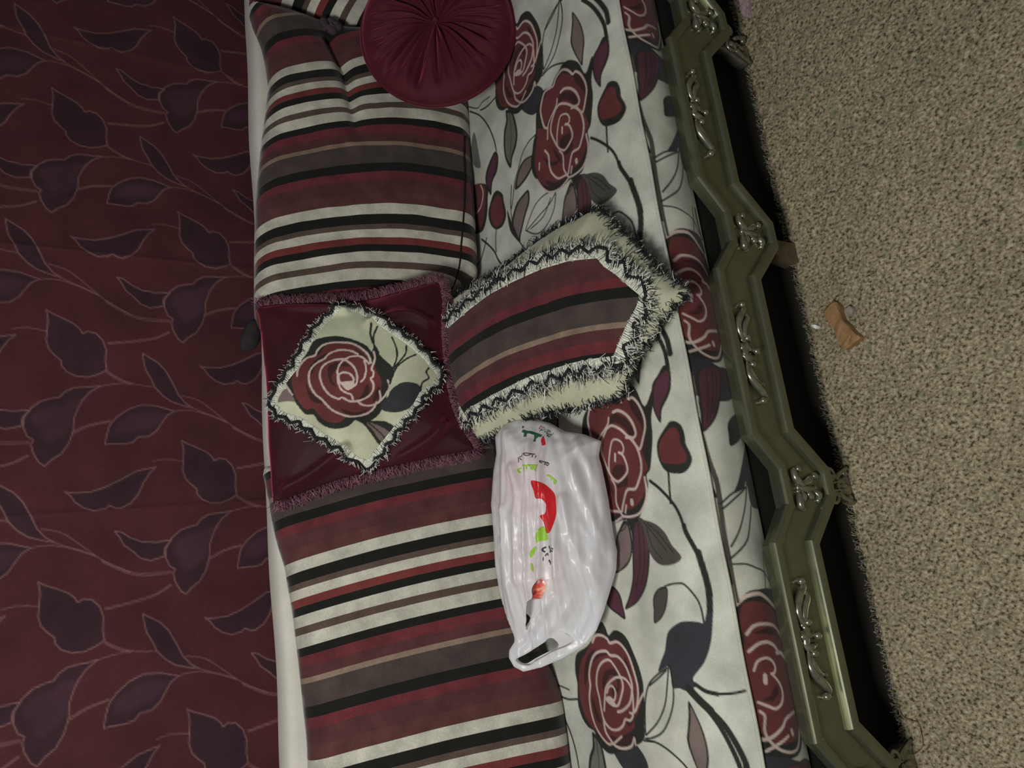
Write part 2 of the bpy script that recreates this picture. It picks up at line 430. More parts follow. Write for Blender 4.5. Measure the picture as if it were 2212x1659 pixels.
# ---------------------------------------------------------------- measured outlines (millimetres)
SEAT_PRINT={
 'A':[
  ('k',0,[1121,1139,1119,1115,1094,1086,1052,1068,1079,1043,1057,1043,1027,1055,992,1059,956,1070,932,1079,923,1090,905,1090,881,1098,863,1112,847,1128,847,1151,850,1172,847,1205,857,1241,882,1265,914,1285,936,1295,966,1295,989,1283,1010,1274,1024,1263,1056,1256,1077,1246,1092,1227,1106,1213,1099,1185,1110,1168,1116,1148]),
  ('r',0,[1092,1176,1101,1155,1101,1137,1080,1115,1057,1100,1021,1083,995,1083,976,1092,955,1088,935,1085,924,1097,898,1100,881,1112,870,1130,867,1148,867,1165,863,1192,866,1219,875,1246,899,1270,929,1282,955,1281,982,1272,1009,1260,1028,1254,1019,1233,1040,1235,1066,1233,1085,1216,1097,1199]),
  ('m',0,[1060,1155,1042,1123,1019,1107,1000,1105,1007,1118,1026,1131,1042,1155,1033,1171,1027,1182,1046,1172]),
  ('m',0,[952,1248,927,1224,912,1197,910,1214,924,1235]),
  ('m',0,[1029,1201,1011,1210,1009,1228,993,1239,1019,1223]),
  ('m',0,[936,1143,914,1144,912,1162,916,1180,923,1169]),
  ('m',0,[958,1170,954,1148,941,1147,931,1162,935,1180,950,1183]),
  ('m',0,[1016,1076,975,1079,967,1087,991,1086]),
  ('m',0,[952,1209,928,1195,902,1188,922,1202]),
  ('m',0,[893,1252,871,1218,866,1191,861,1211,874,1242]),
  ('m',0,[1075,1096,1058,1083,1034,1074,1013,1077,1032,1091,1061,1106]),
  ('c',4.6,[1009,1218,1018,1228,1039,1233,1066,1234,1088,1222,1100,1209,1096,1185,1095,1176,1106,1164,1110,1139,1096,1120,1078,1108,1078,1098,1062,1084,1036,1074,1014,1074,995,1083,975,1096,985,1106,1000,1115,1005,1129]),
  ('c',5.2,[1063,1155,1063,1141,1050,1121,1029,1106,1007,1101,1000,1109,1005,1123]),
  ('c',3.5,[1055,1170,1042,1176,1026,1201,1014,1214,983,1222]),
  ('c',4.6,[1035,1180,1038,1165,1027,1145,1013,1130,985,1106,956,1099,933,1102,915,1113,903,1125,905,1146,891,1158,867,1171]),
  ('c',4.1,[1035,1180,1017,1198,997,1207,978,1204,945,1192,928,1177,926,1164,936,1143,948,1138,971,1144,981,1155]),
  ('c',3.3,[949,1193,972,1188,1002,1174,1009,1163,1001,1146,987,1140,978,1145,980,1156]),
  ('c',4.3,[980,1167,967,1170]),
  ('c',4.1,[962,1237,944,1228,920,1231,898,1226,875,1208,869,1186,866,1173]),
  ('c',3.8,[934,1189,916,1180,887,1184,868,1177,857,1171]),
  ('c',4.1,[857,1171,853,1149,856,1123,873,1104,893,1096,920,1096]),
  ('c',3.8,[913,1283,880,1265,858,1241,849,1205,855,1176]),
  ('c',8.1,[882,1139,877,1139]),
  ('c',3.8,[876,1156,863,1162]),
  ('c',3.8,[945,1264,931,1269]),
 ],
 'D':[
  ('k',4.3,[906,1037,879,1041,848,1044]),
  ('k',8.1,[1224,1043,1196,1024,1163,1009,1128,999,1093,999]),
  ('k',0,[1102,1007,1090,995,1059,999,1041,1009,1021,1027,997,1035,1021,1046,1047,1047,1074,1041,1088,1024]),
  ('p',0,[1083,1023,1090,1006,1085,999,1062,1004,1045,1014,1026,1030,1006,1037,1024,1043,1046,1043,1068,1037]),
  ('k',0,[992,1002,981,992,962,989,947,990,926,984,912,985,899,998,897,1015,906,1041,924,1052,944,1055,963,1051,977,1038,989,1023,995,1014]),
  ('r',0,[982,1008,971,1000,950,1000,928,993,916,997,914,1012,919,1031,925,1047,947,1050,962,1044,973,1033,981,1021]),
  ('k',3.3,[1020,1263,1019,1294,1006,1324,981,1346,953,1369,922,1382,896,1396]),
  ('k',0,[978,1285,987,1324,971,1352,934,1372,932,1335,947,1298,961,1286]),
  ('g',0,[976,1290,982,1322,966,1347,938,1362,939,1337,952,1303,964,1292]),
  ('k',0,[905,1319,876,1322,850,1347,813,1374,797,1379,823,1397,851,1404,872,1399,896,1374,905,1343]),
  ('g',0,[900,1324,879,1328,853,1353,817,1380,812,1385,825,1393,849,1398,868,1392,891,1368,899,1341]),
  ('k',0,[900,1415,864,1404,819,1387,797,1380,816,1397,850,1416]),
  ('k',3.3,[952,1384,908,1397,876,1401,842,1400,801,1382,773,1362]),
  ('k',0,[971,1446,951,1426,929,1424,903,1421,885,1425,871,1443,875,1471,896,1492,921,1499,940,1495,960,1477,971,1463]),
  ('r',0,[959,1446,944,1433,923,1432,901,1431,882,1441,882,1469,900,1485,923,1489,944,1481,956,1464]),
  ('k',3.8,[876,1471,846,1480,820,1483]),
  ('k',4.9,[883,1545,852,1515,824,1491,798,1479,771,1461]),
  ('k',3.0,[851,1223,863,1259,859,1300,838,1331,819,1351]),
  ('k',3.0,[848,1224,834,1251,825,1298,814,1347]),
  ('k',3.0,[845,1224,816,1236,794,1260,784,1292,792,1321,816,1352]),
  ('k',3.0,[845,1244,816,1280,810,1332]),
  ('k',0,[1038,1543,1007,1485,967,1492,937,1502,909,1524,903,1547,928,1587,1020,1580]),
  ('r',0,[1038,1543,1013,1498,972,1502,943,1515,919,1531,915,1551,935,1586,1017,1574]),
  ('c',3.5,[1022,1514,997,1507,971,1520,960,1541,962,1567]),
  ('k',4.1,[876,1522,856,1539,831,1563,826,1584]),
 ],
 'E':[
  ('k',5.4,[169,1084,148,1062,118,1038,94,1027,63,1020,33,1008,8,1000,-20,997]),
  ('k',8.1,[76,1022,63,1020,33,1008,8,1000,-20,997,-48,994]),
  ('k',10.8,[26,1003,13,1002,-15,998,-41,996,-73,1000,-97,1008]),
  ('k',0,[118,1164,108,1130,98,1115,73,1110,39,1113,5,1123,-23,1139,-43,1161,-54,1182,-59,1209,-34,1190,-4,1173,32,1164,79,1155]),
  ('p',0,[92,1143,95,1120,72,1115,39,1117,5,1128,-21,1143,-40,1163,-51,1185,-56,1200,-34,1185,-4,1168,32,1159]),
  ('k',2.4,[95,1133,53,1137,16,1146,-19,1165]),
  ('k',2.4,[94,1123,52,1125,11,1135,-16,1150]),
  ('k',0,[14,1224,73,1204,99,1180,106,1163,84,1156,56,1157,32,1169,17,1191]),
  ('g',0,[17,1219,70,1201,92,1180,99,1165,82,1161,56,1162,35,1172,21,1193]),
  ('k',2.7,[78,1200,99,1179,110,1166]),
  ('k',2.2,[87,1194,91,1174,106,1156]),
  ('o',0,[105,1131,100,1115,89,1088,70,1067,46,1055,22,1038,12,1057,13,1087,26,1106,46,1115,69,1116,92,1124]),
  ('k',1.9,[95,1116,67,1093,36,1069]),
  ('k',1.9,[92,1107,67,1080,32,1055]),
  ('k',1.9,[83,1112,49,1104,24,1084]),
  ('k',0,[-13,1239,-29,1218,-53,1213,-78,1212,-68,1233,-55,1254,-38,1262]),
  ('p',0,[-18,1239,-31,1222,-54,1217,-72,1216,-64,1232,-52,1250,-38,1257]),
  ('k',0,[-42,1124,-27,1106,-27,1084,-45,1086,-67,1098,-82,1114,-88,1133,-65,1129]),
  ('o',0,[-44,1121,-30,1106,-29,1087,-45,1089,-65,1100,-79,1115,-85,1129,-65,1126]),
  ('k',3.3,[-93,1016,-69,1016,-50,1022,-26,1041,-22,1057,-23,1079,-29,1102]),
  ('i',0,[-108,1103,-96,1086,-88,1061,-90,1031,-93,1016,-79,1008,-79,997,-106,1003,-131,1013,-159,1032,-184,1060,-196,1055,-205,1077,-201,1094,-199,1111,-165,1109,-167,1122,-173,1141,-154,1129,-136,1115]),
  ('k',13.6,[-201,1073,-217,1057,-237,1035]),
  ('k',9.8,[-235,1037,-258,1015,-285,1000,-312,990,-329,988,-344,988]),
  ('k',6.5,[-194,1057,-205,1038,-210,1016]),
  ('k',4.1,[-210,1019,-210,1009,-209,986,-206,968]),
 ],
 'B':[
  ('k',0,[-80,1290,-91,1277,-106,1271,-97,1252,-102,1230,-116,1215,-137,1205,-160,1196,-181,1191,-198,1190,-216,1193,-238,1193,-261,1200,-287,1205,-299,1217,-305,1236,-295,1241,-307,1255,-317,1275,-328,1311,-319,1336,-303,1353,-289,1357,-283,1377,-267,1394,-242,1401,-218,1397,-198,1393,-178,1396,-153,1392,-138,1380,-126,1346,-108,1321]),
  ('r',0,[-178,1383,-153,1369,-136,1349,-114,1323,-108,1301,-116,1279,-121,1250,-135,1231,-158,1218,-181,1210,-203,1209,-226,1216,-228,1204,-244,1214,-264,1230,-278,1237,-291,1269,-305,1302,-302,1328,-288,1352,-277,1370,-263,1383,-239,1390,-217,1390]),
  ('m',0,[-137,1336,-133,1307,-137,1282,-143,1270,-144,1294,-152,1324,-168,1344,-192,1360,-205,1368,-183,1368,-153,1354]),
  ('m',0,[-177,1302,-169,1281,-177,1261,-200,1259,-217,1273,-195,1266,-180,1279,-192,1297,-213,1311,-196,1312]),
  ('m',0,[-294,1307,-297,1278,-285,1239,-299,1249,-311,1281,-310,1303]),
  ('m',0,[-144,1233,-163,1223,-181,1220,-172,1233]),
  ('m',0,[-200,1277,-209,1269,-224,1282,-212,1287]),
  ('m',0,[-224,1353,-245,1342,-272,1329,-264,1347]),
  ('m',0,[-266,1255,-251,1230,-257,1225,-274,1247]),
  ('c',4.6,[-118,1326,-106,1313,-106,1293,-113,1277,-121,1271,-119,1249,-128,1233,-147,1219,-174,1211,-201,1207,-224,1212,-242,1221,-250,1234]),
  ('c',4.6,[-202,1352,-178,1350,-153,1336,-139,1317,-136,1288,-144,1275,-147,1252,-163,1234,-185,1225,-201,1223,-220,1230,-234,1240,-246,1262,-249,1277]),
  ('c',4.1,[-202,1352,-226,1360,-250,1360,-274,1353,-294,1338,-309,1318,-308,1303]),
  ('c',4.1,[-227,1328,-201,1332,-175,1323,-158,1305,-153,1281,-167,1265,-184,1254,-200,1250,-218,1259,-237,1274,-238,1290]),
  ('c',4.1,[-227,1328,-244,1326,-267,1320,-281,1304,-282,1285,-274,1268,-262,1258,-263,1244,-253,1232,-249,1241]),
  ('c',4.1,[-248,1317,-227,1312,-205,1303,-191,1282,-185,1262,-188,1240,-204,1226,-222,1226,-244,1229]),
  ('c',3.8,[-215,1303,-203,1293,-203,1281,-214,1276,-228,1283,-225,1296]),
  ('c',4.3,[-265,1321,-286,1320,-301,1309,-312,1296,-315,1275,-309,1251,-294,1239,-305,1238]),
  ('c',3.5,[-307,1299,-294,1276]),
  ('c',3.8,[-242,1221,-221,1202,-212,1192]),
  ('c',0,[-224,1309,-222,1293,-235,1281,-238,1294,-231,1307]),
  ('k',3.5,[-285,1200,-261,1164,-230,1137,-197,1123,-163,1112]),
  ('k',3.5,[-160,1110,-188,1108,-218,1112,-246,1126,-275,1152,-288,1181,-292,1205]),
  ('k',3.5,[-167,1117,-178,1144,-194,1171,-216,1187,-243,1195,-285,1202]),
  ('k',3.5,[-171,1120,-184,1143,-198,1172]),
  ('k',3.8,[-296,1210,-296,1180,-305,1153,-321,1126,-334,1111,-346,1102]),
  ('k',4.1,[-220,1473,-226,1457,-231,1431,-230,1401]),
 ],
 'H':[
  ('k',0,[1219,1078,1191,1065,1159,1057,1127,1057,1101,1066,1076,1074,1094,1083,1123,1093,1152,1098,1174,1091,1195,1084]),
  ('g',0,[1209,1076,1190,1068,1160,1061,1130,1061,1106,1069,1087,1076,1097,1081,1123,1089,1150,1093,1171,1087,1191,1080]),
  ('k',0,[1150,1364,1128,1340,1101,1333,1066,1332,1038,1344,1019,1365,996,1379,1029,1394,1065,1395,1101,1384,1123,1369]),
  ('o2',0,[1139,1360,1126,1344,1103,1340,1070,1339,1045,1350,1025,1370,1009,1377,1031,1388,1062,1388,1095,1378,1118,1363]),
  ('k',1.6,[1135,1353,1084,1356,1016,1378]),
  ('i',0,[1157,1273,1139,1241,1117,1218,1093,1213,1075,1234,1072,1261,1093,1288,1124,1309,1146,1311]),
  ('k',4.1,[1248,1523,1207,1479,1157,1447,1110,1430,1072,1426]),
  ('k',0,[1074,1433,1052,1422,1020,1435,1002,1461,972,1475,1007,1489,1034,1487,1057,1465]),
  ('p',0,[1067,1436,1053,1430,1027,1442,1008,1465,988,1474,1007,1482,1030,1479,1049,1461]),
  ('k',3.0,[1264,1526,1234,1486,1236,1460,1228,1424]),
  ('o2',0,[1178,1512,1124,1503,1069,1503,1089,1532,1124,1542,1153,1532]),
 ],
 'F':[
  ('k',0,[-64,411,-50,389,-50,359,-62,336,-85,318,-125,306,-168,303,-217,306,-258,305,-296,318,-318,338,-323,368,-314,401,-306,434,-279,435,-254,433,-224,443,-191,442,-156,441,-127,434,-96,436,-78,435]),
  ('r',0,[-69,404,-69,371,-81,342,-106,322,-141,316,-174,317,-215,318,-246,317,-275,324,-296,338,-298,379,-286,407,-271,427,-246,426,-216,435,-187,433,-153,429,-129,415,-98,416]),
  ('m',0,[-119,397,-114,366,-122,341,-138,333,-128,350,-122,375]),
  ('m',0,[-207,369,-219,366,-229,382,-225,401,-220,386]),
  ('m',0,[-135,414,-150,422,-178,424,-198,421,-186,427,-158,428]),
  ('m',0,[-269,427,-278,411,-286,420,-278,430]),
  ('m',0,[-196,311,-229,312,-257,315,-236,318]),
  ('c',7.1,[-76,432,-66,413,-57,394,-56,367,-64,350,-77,333,-87,319]),
  ('c',6.0,[-118,409,-107,393,-107,367,-114,342,-131,324,-149,319,-165,321]),
  ('c',6.0,[-146,411,-137,392,-136,373,-144,355,-154,345]),
  ('c',6.5,[-157,349,-160,333,-172,321]),
  ('c',4.9,[-177,408,-164,398,-161,380,-167,366,-178,359,-187,364,-188,373]),
  ('c',9.8,[-189,388,-198,390]),
  ('c',4.9,[-189,370,-205,358,-221,356,-236,365,-242,380,-237,392,-227,411]),
  ('c',4.9,[-241,411,-250,404,-271,409,-287,404,-304,388,-313,364,-311,344,-294,329,-267,315,-233,313]),
  ('c',6.0,[-256,331,-261,360,-273,374,-284,400,-283,419,-274,432]),
  ('c',5.4,[-288,363,-294,381,-302,413]),
  ('c',8.1,[-282,351,-287,350]),
  ('c',4.9,[-149,433,-163,429]),
  ('i',0,[-310,432,-316,385,-330,347,-338,306,-356,298,-392,325,-398,380,-380,425,-347,439]),
  ('k',0,[17,447,16,432,-23,437,-53,433,-73,423,-100,437,-79,453,-48,460,-15,457]),
  ('g',0,[15,444,14,436,-25,442,-55,438,-76,431,-83,440,-75,450,-46,456,-14,453]),
  ('o',6.5,[28,414,-4,414,-38,413,-64,412]),
  ('k',3.5,[-1,416,-4,385,-13,361,-21,339,-41,322,-55,309]),
  ('k',3.0,[12,326,-48,344]),
  ('k',6.5,[11,315,-15,317,-40,314,-57,312]),
  ('i',0,[-51,366,-49,348,-54,319,-75,309,-90,313,-77,327,-63,343]),
  ('o',10.8,[259,423,231,421,185,417,139,410,84,413,40,415,8,415,-30,417]),
  ('k',4.1,[104,410,120,383,130,346]),
  ('k',4.1,[95,408,111,379,130,342]),
  ('k',4.1,[137,337,92,357,60,377,29,406]),
  ('k',4.1,[96,336,69,347,37,367,8,412]),
  ('i',0,[217,299,179,333,142,361,121,378,129,349,140,336,97,335,93,302,121,285,169,278,207,280]),
  ('k',0,[248,359,264,337,270,309,251,307,223,322,206,362,226,363]),
  ('k',0,[352,403,355,344,320,352,279,372,251,394,234,419,266,416,301,413]),
  ('p',0,[351,398,354,350,320,357,279,377,254,397,240,414,266,411,302,408]),
  ('k',2.4,[351,385,302,392,254,406]),
  ('k',2.4,[352,371,307,378,259,400]),
  ('k',2.4,[352,361,313,368,271,388]),
  ('g',0,[348,432,349,417,304,416,297,431,320,433]),
  ('k',0,[194,454,172,448,145,434,115,423,76,424,76,431,109,438,136,453,167,457]),
  ('i',0,[172,437,162,426,140,420,115,414,122,428,145,438]),
  ('m',0,[358,344,357,318,340,305,310,306,314,326,331,343]),
 ],
}
FR_B=[0.0,1.56,0.456,1.0,0.0,0.0,0.0,0.2232,0.9748]
FR_C=[0.0,1.47,0.448,1.0,0.0,0.0,0.0,0.3859,0.9225]
FR_A=[0.0,1.56,0.456,1.0,0.0,0.0,0.0,0.2232,0.9748]
FR_V=[0.0,1.45,0.605,1.0,0.0,0.0,0.0,0.4423,0.8969]
FR_R=[0.0,1.29,0.462,1.0,0.0,0.0,0.0,0.611,0.7916]
FR_S=[0.0,0.9,0.465,1.0,0.0,0.0,0.0,0.974,0.2267]
FR_G=[0.0,1.19,0.475,1.0,0.0,0.0,0.0,0.8253,0.5647]
OUT_B=[1504,538,1509,511,1506,466,1497,420,1486,373,1478,326,1475,278,1489,190,1518,71,1529,-37,1407,-30,1258,-20,1144,-12,1019,-5,911,2,820,9,771,16,760,41,728,126,666,293,637,403,629,487,636,542,653,554,687,556,720,555,766,553,836,550,919,545,980,540,1055,531,1132,521,1184,513,1264,502,1298,501,1358,506,1404,515,1450,530]
OUT_C=[328,584,318,518,319,399,332,254,343,136,350,86,332,74,288,72,182,74,79,77,-22,63,-124,30,-205,0,-280,-6,-370,-3,-461,-8,-530,-9,-545,5,-511,146,-479,330,-454,516,-443,529,-370,530,-285,529,-235,528,-182,531,-119,534,-55,538,19,543,67,549,111,554,155,565,205,574,265,581]
OUT_A=[1530,535,1517,528,1524,442,1500,361,1489,277,1509,176,1569,-42,1611,-61,1974,-66,2372,-88,2376,15,2209,531,2173,542,1824,542]
STR_B=[2.9977,-2.1539,1.02,-0.7131,-0.0136,-1.06]
STR_C=[0.4357,-2.4636,-0.029,-0.3064,-0.142,-0.4128]
STR_A=[3.018,-1.3365,-2.1394,0.0,0.0,0.0]
EAR_B=[666,554,655,572,622,587,600,589,587,579,592,561,614,546,648,542]
OUT_V=[678,439,678,358,675,277,675,205,687,141,700,82,708,46,698,32,650,30,583,39,496,42,420,37,365,22,330,5,309,-4,302,14,298,75,289,146,280,225,266,304,248,372,238,420,247,429,316,431,376,433,478,431,573,435,650,440]
PATCH_V=[646,256,635,221,613,199,575,155,542,116,509,83,475,58,456,72,432,103,403,121,366,160,331,194,313,212,299,227,309,249,341,287,361,314,397,353,416,390,441,413,460,407,488,382,513,358,545,341,576,320,606,298,626,277]
ROSE_V=[('k',0,[566,320,573,300,574,274,567,249,556,226,544,208,531,199,547,192,521,182,493,158,479,158,459,165,443,172,423,178,404,187,389,200,379,220,385,243,374,259,370,282,377,305,391,321,405,329,409,346,428,360,445,369,458,378,479,384,497,377,519,355,540,335]),('r',0,[532,312,550,297,556,281,553,252,542,228,523,209,505,199,486,192,465,184,444,188,425,194,409,204,397,219,391,243,393,262,384,274,384,293,394,311,409,322,419,329,419,344,434,356,453,365,476,370,496,368,511,354,530,334]),('m',0,[531,304,536,283,524,295,512,315,492,328,509,331]),('m',0,[477,342,458,334,443,320,429,305,429,320,442,335]),('m',0,[507,290,512,275,510,255,501,246,503,266,494,280,478,287,461,278,468,289,489,294]),('m',0,[461,214,445,211,427,224,421,242,438,227]),('m',0,[412,272,401,244,405,218,396,234,399,261]),('m',0,[538,232,524,215,506,205,516,220]),('m',0,[439,200,455,189,431,193,420,206]),('c',4.6,[493,358,507,356,521,346,530,334,533,318,543,313,554,301,558,285,557,262,552,239,539,220,523,207,506,203]),('c',4.2,[530,195,513,194,493,202,485,199,475,201,471,206,458,201,444,204,433,214,426,232,426,252,436,268,434,276,444,293,462,305,480,310,497,309,510,300,517,284,519,264,514,253,501,240,484,234,467,235,458,242,453,254]),('c',4.2,[523,299,534,287,539,267,536,244,527,229]),('c',4.2,[523,299,516,315,503,329,485,334,466,331,449,323,436,310,425,302,412,291,402,276,394,258,393,239,397,219,407,205,419,198]),('c',3.8,[483,271,491,274,506,269,517,257,523,241,520,221,504,207]),('c',3.8,[511,216,492,214,474,219,466,227]),('c',4.2,[468,270,483,273,489,265,487,251,476,242,464,243]),('c',3.8,[487,273,471,274,454,269,445,258,440,249,429,246]),('c',4.2,[425,238,416,227,413,210,420,192,435,177,451,168,465,171]),('c',3.3,[443,190,428,189,418,194]),('c',3.8,[479,384,466,377,454,371]),('c',0,[468,270,470,260,468,243,458,242,451,256,460,265]),('i',0,[444,165,457,144,458,124,451,105,435,106,417,116,400,133,395,157,399,184,414,189,429,174]),('g',0,[464,394,469,383,449,369,439,367,443,384,446,403]),('k',0,[385,243,376,230,356,216,339,206,331,199,338,195,356,172,363,164,377,182,381,209]),('g',0,[377,222,360,210,338,195,354,176,368,190,375,205]),('k',2.9,[376,217,354,195,343,187]),('k',2.9,[377,209,365,187,354,174]),('k',4.6,[592,195,573,199,551,195,527,185]),('k',4.2,[587,183,568,192,551,193]),('k',3.8,[561,154,537,147,515,147,493,156]),('k',3.8,[539,125,522,128,505,142,489,157]),('k',3.8,[520,106,510,127,493,149,473,160,457,167]),('k',3.8,[491,81,481,87,468,83,457,98,437,104])]
OUT_S=[651,638,675,564,678,480,687,400,699,341,708,286,711,233,709,197,710,158,697,138,657,115,608,81,552,49,513,22,486,-5,472,-11,460,3,452,29,429,61,408,87,389,111,368,132,344,151,322,170,325,195,329,270,340,364,335,437,325,501,323,544,344,570,370,592,413,613,489,632,572,644]
PANEL_S=[588,590,611,490,618,411,619,337,617,267,608,203,590,138,567,125,548,108,516,85,486,63,467,78,449,96,421,121,392,147,402,242,405,340,400,411,393,487,389,526,382,556,416,576,462,589,518,596]
STR_S=[-0.3707,2.2596,-0.7267,-0.0849,0.2972,1.0705]
OUT_G=[318,215,335,198,344,179,347,154,339,119,324,90,302,63,288,23,268,-10,239,0,215,-3,150,-6,87,-5,51,-7,17,0,-16,16,-57,37,-89,56,-111,80,-125,108,-137,139,-148,179,-153,218,-142,237,-125,245,-111,243,-94,228,-83,229,-49,239,-7,246,58,249,123,244,180,242,246,228,283,216]
MOUTH_G=[18,130,12,144,1,155,-14,160,-22,173,-34,182,-50,187,-64,194,-76,194,-58,176,-37,154,-17,136,-1,125,11,123]
HOLE_G=[-128,230,-121,211,-110,185,-101,164,-91,146,-84,131,-87,119,-105,105,-114,119,-120,143,-131,174,-138,191,-143,204,-139,220]
BACKHOLE_G=[-43,206,-54,193,-68,203,-84,215,-64,217]
FOLD_G=[[318,174,250,168,192,159,111,172,24,187],[281,128,225,108,145,94,21,96],[297,66,228,45,153,29,88,11,30,-7],[272,31,203,8,130,-3,50,-16],[306,160,233,125,150,127,26,137],[-19,118,-54,156,-104,209],[-27,48,-67,69,-98,95],[158,63,69,58,-4,32,-55,27],[162,200,71,207,-18,209,-79,203],[-31,87,-62,119,-99,172],[-143,150,-112,72,-63,28],[286,83,195,67,95,60],[239,162,162,145,64,157]]
PRINT_G=[('red',0,[203,122,201,111,197,101,189,92,177,83,165,78,150,78,138,79,135,79,121,83,108,89,100,95,100,105,110,107,123,109,134,112,136,103,141,98,147,97,153,96,161,100,166,106,168,117,183,119]),('lime',0,[113,110,111,116,104,123,96,128,89,128,84,127,87,119,87,106,96,105,104,107]),('lime',0,[69,145,74,140,78,130,71,131,64,136,59,144,60,147]),('lime',0,[49,146,45,142,38,141,31,141,34,144,41,147]),('green',5.67,[312,139,307,129,303,117,294,101]),('green',6.27,[308,131,297,132]),('green',3.28,[298,113,292,113,284,114]),('green',3.88,[297,106,294,109,292,112]),('dark',0,[323,140,322,137,318,137,318,140]),('red',0,[294,98,285,92,277,91,272,91,272,97,279,100,286,101]),('dark',1.64,[257,148,246,148]),('dark',1.64,[249,139,253,144,256,144,256,136,260,130,256,111]),('dark',1.64,[260,130,256,128,254,123,257,117]),('dark',1.64,[256,115,250,116]),('dark',1.64,[253,109,248,110]),('dark',1.64,[240,100,236,98,235,96]),('dark',1.64,[240,100,237,93,234,86]),('dark',1.64,[236,92,231,93]),('dark',1.64,[234,89,230,90,229,87,232,85,234,88]),('lime',2.99,[231,151,233,147,233,143]),('lime',2.99,[230,151,227,148,224,146]),('lime',2.99,[225,137,232,136,235,128,231,103]),('lime',2.99,[234,128,227,128]),('lime',2.99,[233,120,226,118,226,116,232,115]),('lime',2.99,[232,112,226,113,223,108,231,106]),('lime',2.99,[231,107,219,109]),('lime',2.99,[238,139,237,134]),('lime',2.99,[210,91,206,84,199,77,195,73]),('lime',2.99,[205,83,198,83]),('lime',2.99,[199,77,194,79,191,76,195,72]),('dark',3.28,[74,111,73,117,69,119,65,115]),('dark',2.09,[76,102,73,105]),('dark',2.99,[63,104,69,102,74,104]),('dark',2.99,[66,104,65,97,64,93]),('dark',2.39,[70,96,68,91]),('dark',2.39,[58,116,61,113,62,110,58,110]),('dark',1.49,[56,120,50,121]),('dark',3.58,[50,108,47,108,44,105]),('dark',3.28,[43,107,41,106])]
PANDA_G=[0.2964,0.0827,0.3152,0.1063]
SCROLL_LONG=[[-43,284,-52,277,-70,295,-90,308,-109,304,-121,292],[-58,283,-72,275,-90,290,-108,295,-118,282],[-129,314,-135,299,-136,278],[-148,314,-156,299,-155,278],[-160,298,-176,305,-192,304,-209,290,-221,277,-233,269,-240,281],[-169,294,-183,299,-199,290,-206,268],[-118,300,-127,296,-139,304,-153,305,-160,298]]
BEAD_LONG=[-115,288,-140,269,-167,288,-136,310,-45,283,-239,280]
SCROLL_PEAK=[[157,224,152,235,137,234,126,219,117,204],[128,225,129,207,136,193,142,179],[114,231,100,236,86,236,81,226],[113,220,102,224,92,226],[112,186,104,177,95,177],[121,229,116,208,119,180]]
BEAD_PEAK=[156,222,141,178,107,206,103,201]
CREASE_B=[1415,348,1365,333,1313,317,1220,310,1135,307,1077,308]
KNOT_B=[1444,341]
SEAM_B=[1154,19,1018,36,912,52,809,71,729,87]
WOOD=[497,924,502,910,505,898,498,891,486,888,476,890,461,888,445,879,428,870,415,862,409,864,405,876,401,889,398,899,406,908,425,910,443,912,455,917,465,921,476,926,487,927]
CHIP=[484,879,485,869,477,865,469,868,464,874,469,882,477,883]
CRUMB=[478,971,478,965,476,959,470,953,466,956,467,962,472,965]
THREAD=[-307,977,-325,971,-331,957,-335,943,-355,941,-375,944,-387,957,-393,974,-380,983]
PINK=[1328,953,1313,953,1300,955,1285,956,1267,954,1258,942,1272,937,1296,932,1310,930]
CURTAIN_LEAF=[[139,1394,132,1384,124,1365,112,1341,101,1329,91,1324,97,1314,94,1298,79,1284,58,1277,29,1278,12,1275,6,1282,0,1293,-7,1313,-5,1335,3,1352,16,1362,28,1364,39,1376,52,1387,72,1393,98,1391,117,1390],[54,1202,45,1188,33,1169,13,1152,-15,1138,-42,1126,-61,1111,-71,1096,-68,1111,-58,1141,-44,1160,-24,1177,-6,1184,16,1196,36,1200],[-157,1277,-136,1274,-113,1268,-95,1254,-77,1231,-67,1206,-68,1175,-80,1136,-90,1151,-110,1164,-125,1173,-139,1190,-140,1211,-152,1222,-156,1241,-155,1263],[-78,1416,-63,1399,-57,1382,-53,1364,-41,1355,-31,1338,-29,1312,-26,1288,-41,1308,-58,1321,-75,1329,-99,1337,-126,1338,-152,1345,-176,1359,-189,1377,-202,1389,-194,1399,-174,1410,-156,1414,-146,1410,-139,1421,-120,1429,-98,1428],[318,1351,315,1335,316,1305,325,1277,341,1245,358,1216,367,1175,354,1188,332,1201,308,1211,289,1226,279,1245,280,1257,286,1267,279,1276,276,1297,283,1316,296,1332,310,1341],[231,1257,228,1243,215,1226,205,1204,202,1175,205,1144,189,1157,170,1160,164,1187,171,1207,186,1221,200,1238,219,1248]]
CURTAIN_STEM=[[9,1275,-6,1252,-18,1222,-25,1177],[5,1275,-10,1252,-20,1227],[-18,1222,-19,1252,-26,1288],[-43,1118,-53,1083,-78,1050,-104,1020,-123,994,-144,954],[-80,1136,-77,1107,-84,1071,-105,1020],[-71,1096,-83,1071,-92,1046,-105,1020],[169,1280,151,1250,138,1222,133,1193,134,1145],[172,1280,155,1250,142,1222,137,1193,137,1145],[71,1273,76,1241,82,1205,92,1173,107,1146],[74,1273,79,1241,86,1205,94,1173,110,1146],[-131,1337,-116,1307,-106,1268],[-127,1337,-113,1307,-104,1267],[-195,1181,-191,1153,-197,1117]]
